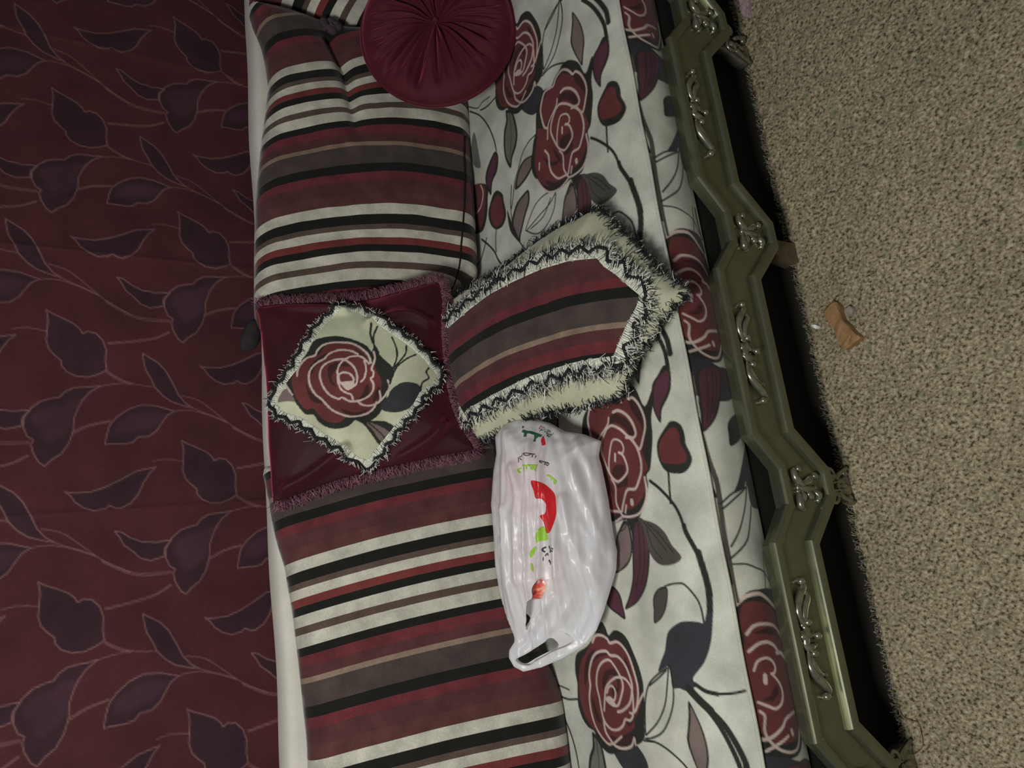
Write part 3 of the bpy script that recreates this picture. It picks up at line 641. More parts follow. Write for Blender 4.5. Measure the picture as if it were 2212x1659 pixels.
# ---------------------------------------------------------------- material set
PAL = {'k': lin(31, 31, 27), 'r': lin(79, 38, 38), 'm': lin(46, 27, 26), 'c': lin(156, 141, 132), 'g': lin(92, 80, 75), 'p': lin(64, 36, 45),
       'i': lin(39, 38, 42), 'o': lin(58, 56, 50), 'o2': lin(84, 86, 77)}
CREAM = lin(153, 154, 143)
M_seat = printed('rose_print_fabric', mottle=0.22, mscale=14, fine=0.06, rough=0.85, sheen=0.15, bump=0.15)
M_cream = plain('cream_fabric', CREAM, mottle=0.16, mscale=14, fine=0.06, rough=0.85, sheen=0.15, bump=0.15)
M_backcream = plain('off_white_fabric', lin(165, 162, 152), mottle=0.08, mscale=10, fine=0.05, rough=0.85)
M_pilcream = plain('pillow_cream_fabric', lin(140, 141, 119), mottle=0.18, mscale=24, fine=0.06, rough=0.8, sheen=0.2)
M_stripe = striped('striped_fabric')
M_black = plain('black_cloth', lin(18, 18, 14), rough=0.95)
M_velvet = plain('burgundy_velvet', lin(42, 8, 14), mottle=0.3, mscale=7, fine=0.06, rough=0.7, sheen=0.7, sheen_tint=(0.75, 0.12, 0.2))
M_velvet2 = plain('wine_velvet', lin(60, 13, 22), mottle=0.15, mscale=12, fine=0.08, rough=0.75, sheen=0.6, sheen_tint=(0.8, 0.15, 0.25))
M_curtain = printed('leaf_curtain_fabric', mottle=0.22, mscale=9, fine=0.10, rough=0.85, sheen=0.2, sheen_tint=(0.8, 0.5, 0.6), bump=0.1)
M_thread_w = plain('white_thread', lin(178, 178, 166), rough=0.8)
M_thread_k = plain('black_thread', lin(22, 22, 24), rough=0.8)
M_thread_g = plain('grey_thread', lin(112, 112, 112), rough=0.8)
M_thread_p = plain('mauve_thread', lin(104, 66, 82), rough=0.85)
M_thread_d = plain('plum_thread', lin(74, 44, 54), rough=0.85)
M_thread_t = plain('tan_thread', lin(112, 84, 76), rough=0.85)
M_band = plain('woven_band', lin(168, 170, 156), mottle=0.35, mscale=260, rough=0.85)
M_rail = plain('bronzed_silver_paint', lin(102, 104, 84, 1.55), rough=0.28, metallic=0.8, spec=0.5, mottle=0.10, mscale=25)
M_carve = plain('silver_leaf_paint', lin(128, 128, 112, 1.3), rough=0.28, metallic=0.75, spec=0.6, mottle=0.25, mscale=90)
M_legwood = plain('bare_leg_wood', lin(78, 68, 52), rough=0.7, mottle=0.2, mscale=40)
M_wood = plain('broken_wood', lin(122, 94, 62), rough=0.6, mottle=0.18, mscale=60, fine=0.08)
M_wall = plain('wall_paint', lin(150, 145, 135), rough=0.9)
M_floor = plain('dark_floor', lin(34, 32, 26), rough=0.8)
M_white = plain('white_crumb', lin(225, 225, 205), rough=0.6)
M_pink = plain('pinkish_cloth', lin(140, 118, 120), rough=0.9, mottle=0.25, mscale=120)
M_chip = plain('greyish_shard', lin(122, 112, 106), rough=0.7, mottle=0.2, mscale=80)

def carpet_mat():
    m, nt, b = new_mat('mottled_carpet_pile')
    tc = nt.nodes.new('ShaderNodeTexCoord')
    n1 = nt.nodes.new('ShaderNodeTexNoise'); n1.inputs['Scale'].default_value = 165; n1.inputs['Detail'].default_value = 2.5; n1.inputs['Roughness'].default_value = 0.6
    mp = nt.nodes.new('ShaderNodeMapping'); mp.inputs['Scale'].default_value = (1.0, 0.8, 0.4); mp.inputs['Rotation'].default_value = (0, 0, 0.5)
    link(nt, tc.outputs['Object'], mp.inputs[0]); link(nt, mp.outputs[0], n1.inputs['Vector'])
    cr = nt.nodes.new('ShaderNodeValToRGB'); el = cr.color_ramp.elements
    el[0].position = 0.36; el[0].color = (*lin(60, 53, 39), 1); el[1].position = 0.66; el[1].color = (*lin(148, 141, 118), 1)
    e = el.new(0.42); e.color = (*lin(103, 95, 74), 1); e = el.new(0.54); e.color = (*lin(124, 115, 92), 1)
    link(nt, n1.outputs['Fac'], cr.inputs[0])
    n2 = nt.nodes.new('ShaderNodeTexNoise'); n2.inputs['Scale'].default_value = 38; n2.inputs['Detail'].default_value = 2
    link(nt, tc.outputs['Object'], n2.inputs['Vector'])
    mr = nt.nodes.new('ShaderNodeMapRange'); mr.inputs[1].default_value = 0.60; mr.inputs[2].default_value = 0.72; mr.inputs[3].default_value = 0; mr.inputs[4].default_value = 0.55
    link(nt, n2.outputs['Fac'], mr.inputs[0])
    mx = nt.nodes.new('ShaderNodeMix'); mx.data_type = 'RGBA'
    link(nt, mr.outputs[0], mx.inputs[0]); link(nt, cr.outputs[0], mx.inputs[6]); mx.inputs[7].default_value = (*lin(92, 100, 76), 1)
    finish(nt, b, mx.outputs[2], mottle=0.10, mscale=6, rough=0.95)
    return m
M_carpet = carpet_mat()
def bag_mat():
    m, nt, b = new_mat('white_bag_film')
    out = nt.nodes['Material Output']
    b.inputs['Base Color'].default_value = (0.92, 0.92, 0.925, 1); b.inputs['Roughness'].default_value = 0.32; b.inputs['Specular IOR Level'].default_value = 0.55
    tr = nt.nodes.new('ShaderNodeBsdfTranslucent'); tr.inputs[0].default_value = (0.80, 0.79, 0.80, 1)
    tp = nt.nodes.new('ShaderNodeBsdfTransparent')
    m1 = nt.nodes.new('ShaderNodeMixShader'); m1.inputs[0].default_value = 0.30
    m2 = nt.nodes.new('ShaderNodeMixShader'); m2.inputs[0].default_value = 0.17
    link(nt, b.outputs[0], m1.inputs[1]); link(nt, tr.outputs[0], m1.inputs[2])
    link(nt, m1.outputs[0], m2.inputs[1]); link(nt, tp.outputs[0], m2.inputs[2])
    link(nt, m2.outputs[0], out.inputs[0])
    tc = nt.nodes.new('ShaderNodeTexCoord'); n = nt.nodes.new('ShaderNodeTexNoise'); n.inputs['Scale'].default_value = 38; n.inputs['Detail'].default_value = 3
    mp = nt.nodes.new('ShaderNodeMapping'); mp.inputs['Scale'].default_value = (0.3, 1, 1)
    link(nt, tc.outputs['Object'], mp.inputs[0]); link(nt, mp.outputs[0], n.inputs['Vector'])
    bp = nt.nodes.new('ShaderNodeBump'); bp.inputs['Strength'].default_value = 0.35; bp.inputs['Distance'].default_value = 0.004
    link(nt, n.outputs['Fac'], bp.inputs['Height']); link(nt, bp.outputs[0], b.inputs['Normal'])
    return m
M_bag = bag_mat()

# ---------------------------------------------------------------- setting
def box(name, x0, x1, y0, y1, z0, z1, mat, parent=None, smooth=False):
    V = [(x, y, z) for x in (x0, x1) for y in (y0, y1) for z in (z0, z1)]
    F = [(0, 1, 3, 2), (4, 6, 7, 5), (0, 4, 5, 1), (2, 3, 7, 6), (0, 2, 6, 4), (1, 5, 7, 3)]
    return mesh_obj(name, V, F, mat, parent, smooth)
o = box('floor', -2.4, 3.4, -1.6, 2.1, -0.06, -0.012, M_floor); o['kind'] = 'structure'
o = box('wall_back', -2.4, 3.4, 2.0, 2.1, -0.012, 2.7, M_wall); o['kind'] = 'structure'

# carpet: real uneven pile, finest where it is seen
def axis(dense0, dense1, step, lo, hi, coarse):
    return np.concatenate([np.arange(lo, dense0 - 1e-6, coarse), np.arange(dense0, dense1, step), np.arange(dense1, hi + coarse * 0.5, coarse)])
cx = axis(-0.62, 1.62, 0.0042, -1.9, 2.9, 0.06); cy = axis(0.36, 0.985, 0.0042, -1.4, 0.985, 0.06)
CXX, CYY = np.meshgrid(cx, cy, indexing='ij')
edge_w = 0.004 * vnoise(CXX, CYY * 0, 0.03, 3) + 0.006 * vnoise(CXX, CYY * 0, 0.009, 4)
CYY = CYY + np.where(CYY > 0.97, edge_w, 0)
dense = ((CXX > -0.62) & (CXX < 1.62) & (CYY > 0.36))
cz = np.where(dense, 0.0009 * rng.standard_normal(CXX.shape).clip(-1.6, 1.6) + 0.005 * vnoise(CXX, CYY, 0.018, 5), 0) - 0.002
cz = np.where(CYY >= 0.979, cz - 0.006, cz)
carpet = mesh_obj('carpet', np.stack([CXX, CYY, cz], -1).reshape(-1, 3), grid_faces(len(cx), len(cy))[:, ::-1], M_carpet, None, True)
tag(carpet, 'mottled tan and brown short pile carpet running along the front of the sofa', 'carpet')
mb = MB()
for k in range(1500):
    x = random.uniform(-0.7, 1.6); y = 0.982 + random.gauss(0, 0.003); L = random.uniform(0.004, 0.013)
    a = random.uniform(0, 2 * math.pi)
    p = [(x, y, -0.006), (x + 0.4 * L * math.cos(a), y + 0.2 * L, 0.35 * L), (x + 0.8 * L * math.cos(a), y + 0.4 * L * abs(math.sin(a)), 0.5 * L)]
    V, F = tube(p, [0.0008, 0.0007, 0.0004], 3, False); mb.add(V, F, random.choice((0, 0, 1)))
o = mb.build('frayed_edge', [M_carpet, M_thread_g], carpet); o['kind'] = 'stuff'; o['label'] = 'frayed grey threads along the cut carpet edge'

# curtain
STEP = 0.002875
PX, PZ = 0.575, 0.54625
tu = np.arange(0, PX - 1e-9, STEP); tv = np.arange(0, PZ - 1e-9, STEP)
tile = np.zeros((len(tu), len(tv), 3)) + np.array(lin(58, 26, 28))
LEAFC = np.array(lin(40, 24, 30)); LINEC = np.array(lin(122, 90, 88)); LEAF2 = np.array(lin(60, 36, 44))
offs = [(i * PX + s * PX / 2, j * PZ + s * PZ / 2) for i in range(-4, 5) for j in range(-5, 4) for s in (0, 1)]
leaves = [catmull(pts2(l), True, 1) for l in CURTAIN_LEAF]; stems = [catmull(pts2(l), False, 4) for l in CURTAIN_STEM]
def overlaps(p, d):
    lo, hi = p.min(0) + d - 0.01, p.max(0) + d + 0.01
    return hi[0] > 0 and lo[0] < PX and hi[1] > 0 and lo[1] < PZ
for d in offs:
    d = np.array(d)
    for p in stems:
        if overlaps(p, d): paint(tile, tu, tv, p + d, LINEC, 0.0022, 0.36, 0.0025)
for d in offs:
    d = np.array(d)
    for n, p in enumerate(leaves):
        if not overlaps(p, d): continue
        paint(tile, tu, tv, p + d, LEAFC, 0, 0.9, 0.003)
        c = p.mean(0); paint(tile, tu, tv, (c + (p - c) * np.array([0.55, 0.8])) + d + np.array([0.006, -0.004]), LEAF2 if n in (2, 3) else LEAFC * 0.8, 0, 0.5, 0.012)
        q = np.concatenate([p, p[:1]])
        paint(tile, tu, tv, q + d, LINEC, 0.0022, 0.55, 0.0025)
kx = axis(-0.72, 2.1, STEP, -1.6, 2.9, 0.010); kz = np.concatenate([np.arange(0.03, 0.9 - 1e-6, 0.05), np.arange(0.90, 1.58, STEP), np.arange(1.58, 2.45, 0.010)])
KX, KZ = np.meshgrid(kx, kz, indexing='ij')
ti = np.round((KX % PX) / STEP).astype(int) % len(tu); tj = np.round((KZ % PZ) / STEP).astype(int) % len(tv)
kcol = tile[ti, tj].reshape(-1, 3)
def crease(x, x0, w, h): return h * np.exp(-np.abs(x - x0) / w)
KY = 1.865 + 0.010 * np.sin(KX * 5.2 + 0.7) + 0.006 * np.sin(KX * 11.0 + KZ * 0.8) + 0.012 * vnoise(KX, KZ, 0.35, 11)
for x0 in (0.275, 0.86, 1.43, -0.31, 2.0): KY = KY - crease(KX + 0.02 * (KZ - 1.2), x0, 0.008, 0.0045)
cur = mesh_obj('curtain', np.stack([KX, KY, KZ], -1).reshape(-1, 3), grid_faces(len(kx), len(kz)), M_curtain, None, True, {'Col': kcol})
tag(cur, 'dark burgundy curtain with a stitched leaf and vine pattern hanging behind the sofa', 'curtain')

# ---------------------------------------------------------------- sofa
sofa = thing('sofa', 'long sofa with rose printed cream seat and silver bronze carved front rail', 'sofa', loc=(0.4, 0.985, 0))
X0, X1 = -1.25, 2.25
def zs(Y): return 0.427 + 0.025 * (1 - np.exp(-np.maximum(Y - 0.962, 0) / 0.06))
sx = axis(-0.62, 1.66, 0.0022, X0, X1, 0.005)
sy = np.concatenate([np.arange(0.962, 1.62, 0.0022), np.arange(1.62, 1.76, 0.02)])
img = np.zeros((len(sx), len(sy), 3)) + np.array(CREAM)
fz = np.linspace(0.306, 0.4265, 56)
fimg = np.zeros((len(sx), len(fz), 3)) + np.array(CREAM) * 0.97
REP = {'A': (0.742, (-1, 0, 1, 2)), 'D': (0.728, (-1, 0, 1, 2)), 'E': (0.735, (-2, -1, 0, 1)), 'B': (0.72, (-2, -1, 0, 1)), 'H': (0.72, (-1, 0, 1, 2)), 'F': (0.69, (-2, -1, 0, 1))}
for grp in ('D', 'E', 'H', 'A', 'B', 'F'):
    per, ks = REP[grp]
    for k in ks:
        sh = -k * per
        for col, w, fl in SEAT_PRINT[grp]:
            p = pts2(fl)
            p = catmull(p, w == 0, 4) + np.array([sh, 0])
            if grp == 'F': paint(fimg, sx, fz, p, PAL[col], w / 1000 * 0.95, 1.0, 0.002)
            else: paint(img, sx, sy, p, PAL[col], w / 1000 * 1.15, 1.0, 0.002)
SXX, SYY = np.meshgrid(sx, sy, indexing='ij')
SZZ = zs(SYY) + 0.010 * vnoise(SXX, SYY, 0.22, 21) + 0.004 * vnoise(SXX, SYY, 0.07, 22)
SZZ = np.where(SYY < 0.985, SZZ * ((SYY - 0.962) / 0.023) + zs(SYY) * (1 - (SYY - 0.962) / 0.023), SZZ)
FXX, FZZ = np.meshgrid(sx, fz, indexing='ij')
bul = np.sin((FZZ - 0.306) / (0.4265 - 0.306) * math.pi)
FYY = 0.966 - 0.014 * bul + 0.006 * vnoise(FXX, FZZ, 0.06, 23) * bul
top_v = np.stack([SXX, SYY, SZZ], -1).reshape(-1, 3); fr_v = np.stack([FXX, FYY, FZZ], -1).reshape(-1, 3)
seat = mesh_obj('seat_cushion', np.concatenate([top_v, fr_v]), np.concatenate([grid_faces(len(sx), len(sy)), grid_faces(len(sx), len(fz)) + len(top_v)]),
                M_seat, sofa, True, {'Col': np.concatenate([img.reshape(-1, 3), fimg.reshape(-1, 3)])})
seat['label'] = 'cream seat printed with maroon roses, leaves and trailing stems'
px_ = np.arange(X0, X1, 0.012)
V, F = tube(np.stack([px_, 0.962 + 0.001 * np.sin(px_ * 30), np.full_like(px_, 0.426)], 1), 0.0035, 6)
mesh_obj('piping', V, F, M_cream, seat)
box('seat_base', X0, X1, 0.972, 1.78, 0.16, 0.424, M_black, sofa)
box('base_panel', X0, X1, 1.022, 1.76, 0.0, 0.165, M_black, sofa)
# back of the sofa: rounded slab
prof = [(1.655, 0.44), (1.668, 0.60), (1.682, 0.78), (1.692, 0.90), (1.697, 0.945), (1.703, 0.957), (1.715, 0.963), (1.74, 0.964), (1.775, 0.961), (1.792, 0.956), (1.80, 0.945), (1.802, 0.90), (1.80, 0.44), (1.80, 0.02), (1.76, 0.02)]
bx = np.arange(X0, X1 + 0.001, 0.03)
V = []
for x in bx:
    for (y, z) in prof:
        V.append((x, y + 0.003 * math.sin(x * 9 + z * 5), z + (0.0025 * math.sin(x * 6.3) + 0.0015 * math.sin(x * 17) if z > 0.93 else 0)))
F = [tuple(f) for f in grid_faces(len(bx), len(prof))[:, ::-1]] + [tuple(range(len(prof))), tuple((len(bx) - 1) * len(prof) + k for k in range(len(prof)))[::-1]]
back = mesh_obj('backrest', V, F, M_backcream, sofa)
back['label'] = 'plain off white upholstered backrest behind the cushions'
# print on a visible corner of the backrest cover
# front rail with stepped edges
PER = 0.526; PEAK0 = 0.124
ks = range(-2, 5)
def zig(hi, lo, half, slope):
    p = [(X0, hi)]
    for k in ks:
        c = PEAK0 + k * PER
        for dx, z in ((-slope, hi), (-half, lo), (half, lo), (slope, hi)):
            if X0 < c + dx < X1: p.append((c + dx, z))
    p.append((X1, hi)); return np.array(p)
up_line = zig(0.325, 0.266, 0.036, 0.102); lo_line = zig(0.223, 0.141, 0.025, 0.106)
YF, YB = 0.930, 0.958
def plate(name, a, b, y0, y1, mat, parent):
    xs = np.unique(np.concatenate([a[:, 0], b[:, 0]]))
    za = np.interp(xs, a[:, 0], a[:, 1]); zb = np.interp(xs, b[:, 0], b[:, 1]); n = len(xs)
    V = [(x, y0, z) for x, z in zip(xs, za)] + [(x, y0, z) for x, z in zip(xs, zb)] + [(x, y1, z) for x, z in zip(xs, za)] + [(x, y1, z) for x, z in zip(xs, zb)]
    F = []
    for i in range(n - 1):
        F += [(i, i + n, i + 1 + n, i + 1), (2 * n + i, 2 * n + i + 1, 3 * n + i + 1, 3 * n + i), (i, i + 1, 2 * n + i + 1, 2 * n + i), (n + i, 3 * n + i, 3 * n + i + 1, n + i + 1)]
    F += [(0, 2 * n, 3 * n, n), (n - 1, 2 * n - 1, 4 * n - 1, 3 * n - 1)]
    return mesh_obj(name, V, F, mat, parent, False)
rail = plate('front_rail', up_line, lo_line, YF, YB, M_rail, sofa)
def moulding(name, line, prof, mat, parent):
    """sweep (in-plane offset, depth) profile along a stepped line with mitred corners"""
    n = len(line); t = np.diff(line, axis=0); t /= np.linalg.norm(t, axis=1, keepdims=True)
    nn = np.stack([-t[:, 1], t[:, 0]], 1)
    V = []
    for i in range(n):
        if i == 0: m = nn[0]
        elif i == n - 1: m = nn[-1]
        else:
            m = nn[i - 1] + nn[i]; m = m / (m.dot(nn[i]))
        for (o_, d_) in prof: V.append((line[i, 0] + m[0] * o_, d_, line[i, 1] + m[1] * o_))
    k = len(prof); F = []
    for i in range(n - 1):
        for j in range(k): F.append((i * k + j, i * k + (j + 1) % k, (i + 1) * k + (j + 1) % k, (i + 1) * k + j))
    F += [tuple(range(k))[::-1], tuple((n - 1) * k + j for j in range(k))]
    ob = mesh_obj(name, V, F, mat, parent, False)
    return ob
pr = lambda w, d: [(-w, YF + 0.004)] + [(-w * math.cos(a_), YF - 0.002 - (d - 0.002) * math.sin(a_) ** 0.8) for a_ in np.linspace(0.12, math.pi - 0.12, 11)] + [(w, YF + 0.004)]
moulding('upper_moulding', up_line, pr(0.011, 0.011), M_rail, rail)
moulding('lower_moulding', lo_line, pr(0.013, 0.014), M_rail, rail)
# carved scrolls
def scroll(name, strokes, beads, dx, rad, parent):
    mb = MB()
    for s in strokes:
        p = catmull(pts2(s), False, 5); n = len(p)
        w = np.linspace(0, 1, n); r = rad * (0.55 + 0.6 * np.sin(w * math.pi))
        P3 = np.stack([p[:, 0] + dx, YF - 0.002 - 0.004 * np.sin(w * math.pi), p[:, 1]], 1)
        V, F = tube(P3, r, 7, True, 1.0, up=(0, 1, 0)); mb.add(V, F)
        mb.ball(P3[0], rad * 0.9); mb.ball(P3[-1], rad * 0.9)
    for x, z in pts2(beads): mb.ball((x + dx, YF - 0.006, z), rad * 1.15)
    return mb.build(name, M_carve, rail)
LONG_C = PEAK0 - PER / 2
for k in range(-1, 5):
    if k <= 4: scroll('carved_scroll', SCROLL_LONG, BEAD_LONG, k * PER, 0.0066, rail)
for k in range(-1, 4):
    scroll('carved_scroll', SCROLL_PEAK, BEAD_PEAK, k * PER, 0.0064, rail)
# legs
def carved_leg(c):
    mb = MB(); n = 9
    secs = [(0.152, 0.038, 0.018, 0.960), (0.125, 0.034, 0.018, 0.966), (0.100, 0.026, 0.017, 0.972), (0.075, 0.022, 0.017, 0.978), (0.05, 0.024, 0.018, 0.984), (0.025, 0.028, 0.020, 0.987), (0.008, 0.031, 0.021, 0.987), (0.0, 0.029, 0.020, 0.987)]
    V = []
    for z, hx, hy, y in secs:
        for k in range(14):
            a = 2 * math.pi * k / 14; ca, sa = math.cos(a), math.sin(a)
            V.append((c + hx * math.copysign(abs(ca) ** 0.7, ca), y + hy * math.copysign(abs(sa) ** 0.7, sa), z))
    F = []
    for i in range(len(secs) - 1):
        for k in range(14): F.append((i * 14 + k, (i + 1) * 14 + k, (i + 1) * 14 + (k + 1) % 14, i * 14 + (k + 1) % 14))
    F.append(tuple(range(14))); F.append(tuple((len(secs) - 1) * 14 + k for k in range(14))[::-1])
    leg = mesh_obj('leg', V, F, M_carve, sofa)
    mb = MB()
    for s in (-1, 1):
        th = np.linspace(0.2, 2.6 * math.pi, 26); r = 0.020 * (1 - th / (3.4 * math.pi))
        P3 = np.stack([c + s * (0.020 - r * np.cos(th)), np.full(26, 0.951), 0.088 + r * np.sin(th)], 1)
        V, F = tube(P3, 0.0042, 6, True, 1.0, up=(0, 1, 0)); mb.add(V, F)
        P3 = np.stack([c + s * (0.014 + 0.022 * np.linspace(0, 1, 10)), np.full(10, 0.962), 0.058 - 0.048 * np.linspace(0, 1, 10) ** 1.4], 1)
        V, F = tube(P3, np.linspace(0.007, 0.004, 10), 6, True, 1.0, up=(0, 1, 0)); mb.add(V, F)
        mb.ball((c + s * 0.026, 0.966, 0.018), 0.008); mb.ball((c + s * 0.018, 0.950, 0.088), 0.006)
    mb.ball((c, 0.962, 0.055), 0.007); mb.ball((c, 0.966, 0.03), 0.009, sc=(0.7, 0.7, 1.5)); mb.ball((c, 0.948, 0.115), 0.008)
    mb.build('carved_scroll', M_carve, leg)
for k in (-2, -1, 0, 2, 3): carved_leg(PEAK0 + k * PER)
c = PEAK0 + PER
leg = mesh_obj('leg', [(c + sx_ * w, y, z) for z, w, y0, y1 in ((0.152, 0.018, 0.952, 0.985), (0.06, 0.019, 0.962, 0.998), (0.0, 0.023, 0.966, 1.004)) for sx_ in (-1, 1) for y in (y0, y1)],
         [(0, 1, 3, 2), (0, 2, 6, 4), (1, 5, 7, 3), (0, 4, 5, 1), (2, 3, 7, 6), (4, 6, 10, 8), (5, 9, 11, 7), (4, 8, 9, 5), (6, 7, 11, 10), (8, 10, 11, 9)], M_legwood, sofa, False)
leg['label'] = 'plain brown wooden leg without carving'
settle(sofa)

# ---------------------------------------------------------------- striped back cushions
def quad(c): return lambda ab: c[0] + c[1] * ab[:, 0] + c[2] * ab[:, 1] + c[3] * ab[:, 0] * ab[:, 1] + c[4] * ab[:, 0] ** 2 + c[5] * ab[:, 1] ** 2
crs = catmull(pts2(CREASE_B), False, 4)
def extra_B(ab):
    d = seg_dist(ab, crs, False); t = np.clip((ab[:, 0] - crs[-1, 0]) / (crs[0, 0] - crs[-1, 0]), 0, 1.2)
    e = -0.034 * t ** 0.8 * np.exp(-(d / 0.013) ** 1.4) - 0.018 * np.exp(-(d / 0.05) ** 2) * t
    return e + 0.010 * vnoise(ab[:, 0], ab[:, 1], 0.11, 31) + 0.004 * vnoise(ab[:, 0], ab[:, 1], 0.035, 32)
def extra_C(ab):
    return 0.012 * vnoise(ab[:, 0], ab[:, 1], 0.12, 33) + 0.004 * vnoise(ab[:, 0], ab[:, 1], 0.04, 34)
def cushion(name, fr, out, st, extra, label, T=0.085, R=0.05):
    t = thing(name, label, 'cushion', loc=tuple(Plane(fr).at(np.array([[pts2(out)[:, 0].mean(), 0.0]]), 0)[0]))
    s = Soft(fr, pts2(out), T, R, Tb=0.03, step=0.006, extra=extra, sub=3, mod=0.35)
    s.build('cover', M_stripe, t, stripe=st if callable(st) else quad(st))
    return t, s
tB, sB = cushion('back_cushion', FR_B, OUT_B, STR_B, extra_B, 'striped back cushion pinched by a deep crease beneath the round velvet cushion')
tC, sC = cushion('back_cushion', FR_C, OUT_C, STR_C, extra_C, 'smooth striped back cushion with the plastic bag lying against it')
tA, sA = cushion('back_cushion', FR_A, OUT_A, STR_A, extra_C, 'back cushion with diagonal stripes behind the round velvet cushion', T=0.07)
# the dark boxing seam low on the creased cushion, and the gathered tie at its corner
sm = catmull(pts2(SEAM_B), False, 6)
V, F = tube(sB.pt(sm, 0.0008), 0.0022, 5); mesh_obj('seam', V, F, M_black, tB)
kc = pts2(KNOT_B)[0]; mb = MB()
for k in range(16):
    q = kc + np.array([random.gauss(0, 0.013), random.gauss(0, 0.017)]); hz = max(sB.h(q[None])[0], 0.018) + random.uniform(0.0, 0.012)
    mb.ball(sB.P.at(q[None], hz)[0], random.uniform(0.007, 0.013), seg=10, sc=(random.uniform(0.5, 1.3), 0.8, random.uniform(0.5, 1.4)))
mb.build('gathered_tie', plain('dusky_tie_cloth', lin(52, 42, 48), rough=0.9, mottle=0.3, mscale=60), tB)
ear = Soft(FR_B, pts2(EAR_B), 0.013, 0.02, Tb=0.008, step=0.004, sub=3, extra=lambda q: 0.006 * vnoise(q[:, 0], q[:, 1], 0.012, 36))
ear.build('corner_flap', plain('dark_corner_cloth', lin(33, 28, 29), rough=0.9, mottle=0.35, mscale=45), tB)
for t in (tA, tB, tC): settle(t)

# ---------------------------------------------------------------- round pleated cushion
t = thing('round_cushion', 'round pleated burgundy velvet cushion with a gathered centre', 'cushion', loc=tuple(Plane(FR_R).at(np.array([[1.360, 0.0]]), 0)[0]))
PR_ = Plane(FR_R); nr, nt_ = 54, 400
rr = np.linspace(0, 1, nr); th = np.linspace(0, 2 * math.pi, nt_, endpoint=False)
RR, TH = np.meshgrid(rr, th, indexing='ij')
rp = np.zeros_like(RR); r2 = np.random.default_rng(3)
pos = np.sort((np.arange(44) + r2.uniform(-0.4, 0.4, 44)) / 44 * 2 * math.pi)
for p0 in pos:
    wdt = r2.uniform(0.035, 0.060); amp = r2.uniform(0.5, 1.0); ro = r2.uniform(0.80, 1.02); bend = r2.uniform(-0.10, 0.10)
    dth = (TH - p0 - bend * RR ** 2 + math.pi) % (2 * math.pi) - math.pi
    rp -= amp * np.exp(-(dth / wdt * (0.75 + 0.35 * RR)) ** 2) * np.clip((ro - RR) / 0.22, 0, 1)
for p0 in r2.uniform(0, 2 * math.pi, 46):
    dth = (TH - p0 + math.pi) % (2 * math.pi) - math.pi
    rp -= r2.uniform(0.2, 0.45) * np.exp(-(dth / r2.uniform(0.014, 0.026)) ** 2) * np.clip((r2.uniform(0.6, 0.95) - RR) / 0.2, 0, 1)
env = np.clip(RR / 0.16, 0, 1) ** 0.7
dome = 0.062 * np.sqrt(np.clip(1 - RR ** 3.2, 0, 1)) - 0.030 * np.exp(-(RR / 0.20) ** 2)
hh = dome + 0.020 * rp * env * np.clip((1 - RR) / 0.08, 0, 1)
aa = 1.360 + 0.215 * RR * np.cos(TH); bb = 0.176 + 0.190 * RR * np.sin(TH)
front = PR_.at(np.stack([aa.ravel(), bb.ravel()], 1), hh.ravel())
hb = -0.045 * np.sqrt(np.clip(1 - RR ** 3.2, 0, 1))
backv = PR_.at(np.stack([aa.ravel(), bb.ravel()], 1), hb.ravel())
idx = np.arange(nr * nt_).reshape(nr, nt_); nx = np.roll(idx, -1, 1)
Ff = np.stack([idx[:-1].ravel(), idx[1:].ravel(), nx[1:].ravel(), nx[:-1].ravel()], 1)
mesh_obj('cover', np.concatenate([front, backv]), np.concatenate([Ff, Ff[:, ::-1] + nr * nt_]), M_velvet2, t)
tt = np.linspace(0, 2 * math.pi, 160)
V, F = tube(PR_.at(np.stack([1.360 + 0.214 * np.cos(tt), 0.176 + 0.189 * np.sin(tt)], 1), 0.002), 0.006, 8, False, up=PR_.N); mesh_obj('rim_piping', V, F, M_velvet2, t)
mb = MB(); cpt = PR_.at(np.array([[1.360, 0.176]]), 0.034)[0]; mb.ball(cpt, 0.007, seg=12, sc=(1, 1, 0.8)); mb.build('button', M_velvet2, t)
settle(t)

# ---------------------------------------------------------------- velvet pillow with rose patch
t = thing('velvet_pillow', 'burgundy velvet pillow with mauve fringe and a diamond rose patch', 'pillow', loc=(0.47, 1.45, 0.6))
rid = [catmull(np.array(p), False, 4) for p in ([(0.262, 0.40), (0.285, 0.345), (0.33, 0.27)], [(0.30, 0.16), (0.335, 0.09), (0.365, 0.06)], [(0.68, 0.40), (0.66, 0.32), (0.64, 0.25)], [(0.60, 0.07), (0.62, 0.12), (0.60, 0.20)])]
def extra_V(ab):
    e = 0.012 * vnoise(ab[:, 0], ab[:, 1], 0.09, 41)
    for p in rid: e = e + 0.020 * np.exp(-(seg_dist(ab, p, False) / 0.011) ** 2)
    return e
sV = Soft(FR_V, pts2(OUT_V), 0.070, 0.10, Tb=0.035, step=0.005, extra=extra_V, sub=3)
sV.build('cover', M_velvet, t)
patch = pts2(PATCH_V)
lo, hi = patch.min(0) - 0.005, patch.max(0) + 0.005
pu = np.arange(lo[0], hi[0], 0.0009); pv = np.arange(lo[1], hi[1], 0.0009)
pim = np.zeros((len(pu), len(pv), 3)) + np.array(lin(150, 152, 128))
for col, w, fl in ROSE_V:
    p = catmull(pts2(fl), w == 0, 4); paint(pim, pu, pv, p, PAL[col], w / 1000, 1.0, 0.0012)
def patch_col(v):
    i = np.clip(np.round((v[:, 0] - pu[0]) / 0.0009).astype(int), 0, len(pu) - 1); j = np.clip(np.round((v[:, 1] - pv[0]) / 0.0009).astype(int), 0, len(pv) - 1)
    return pim[i, j]
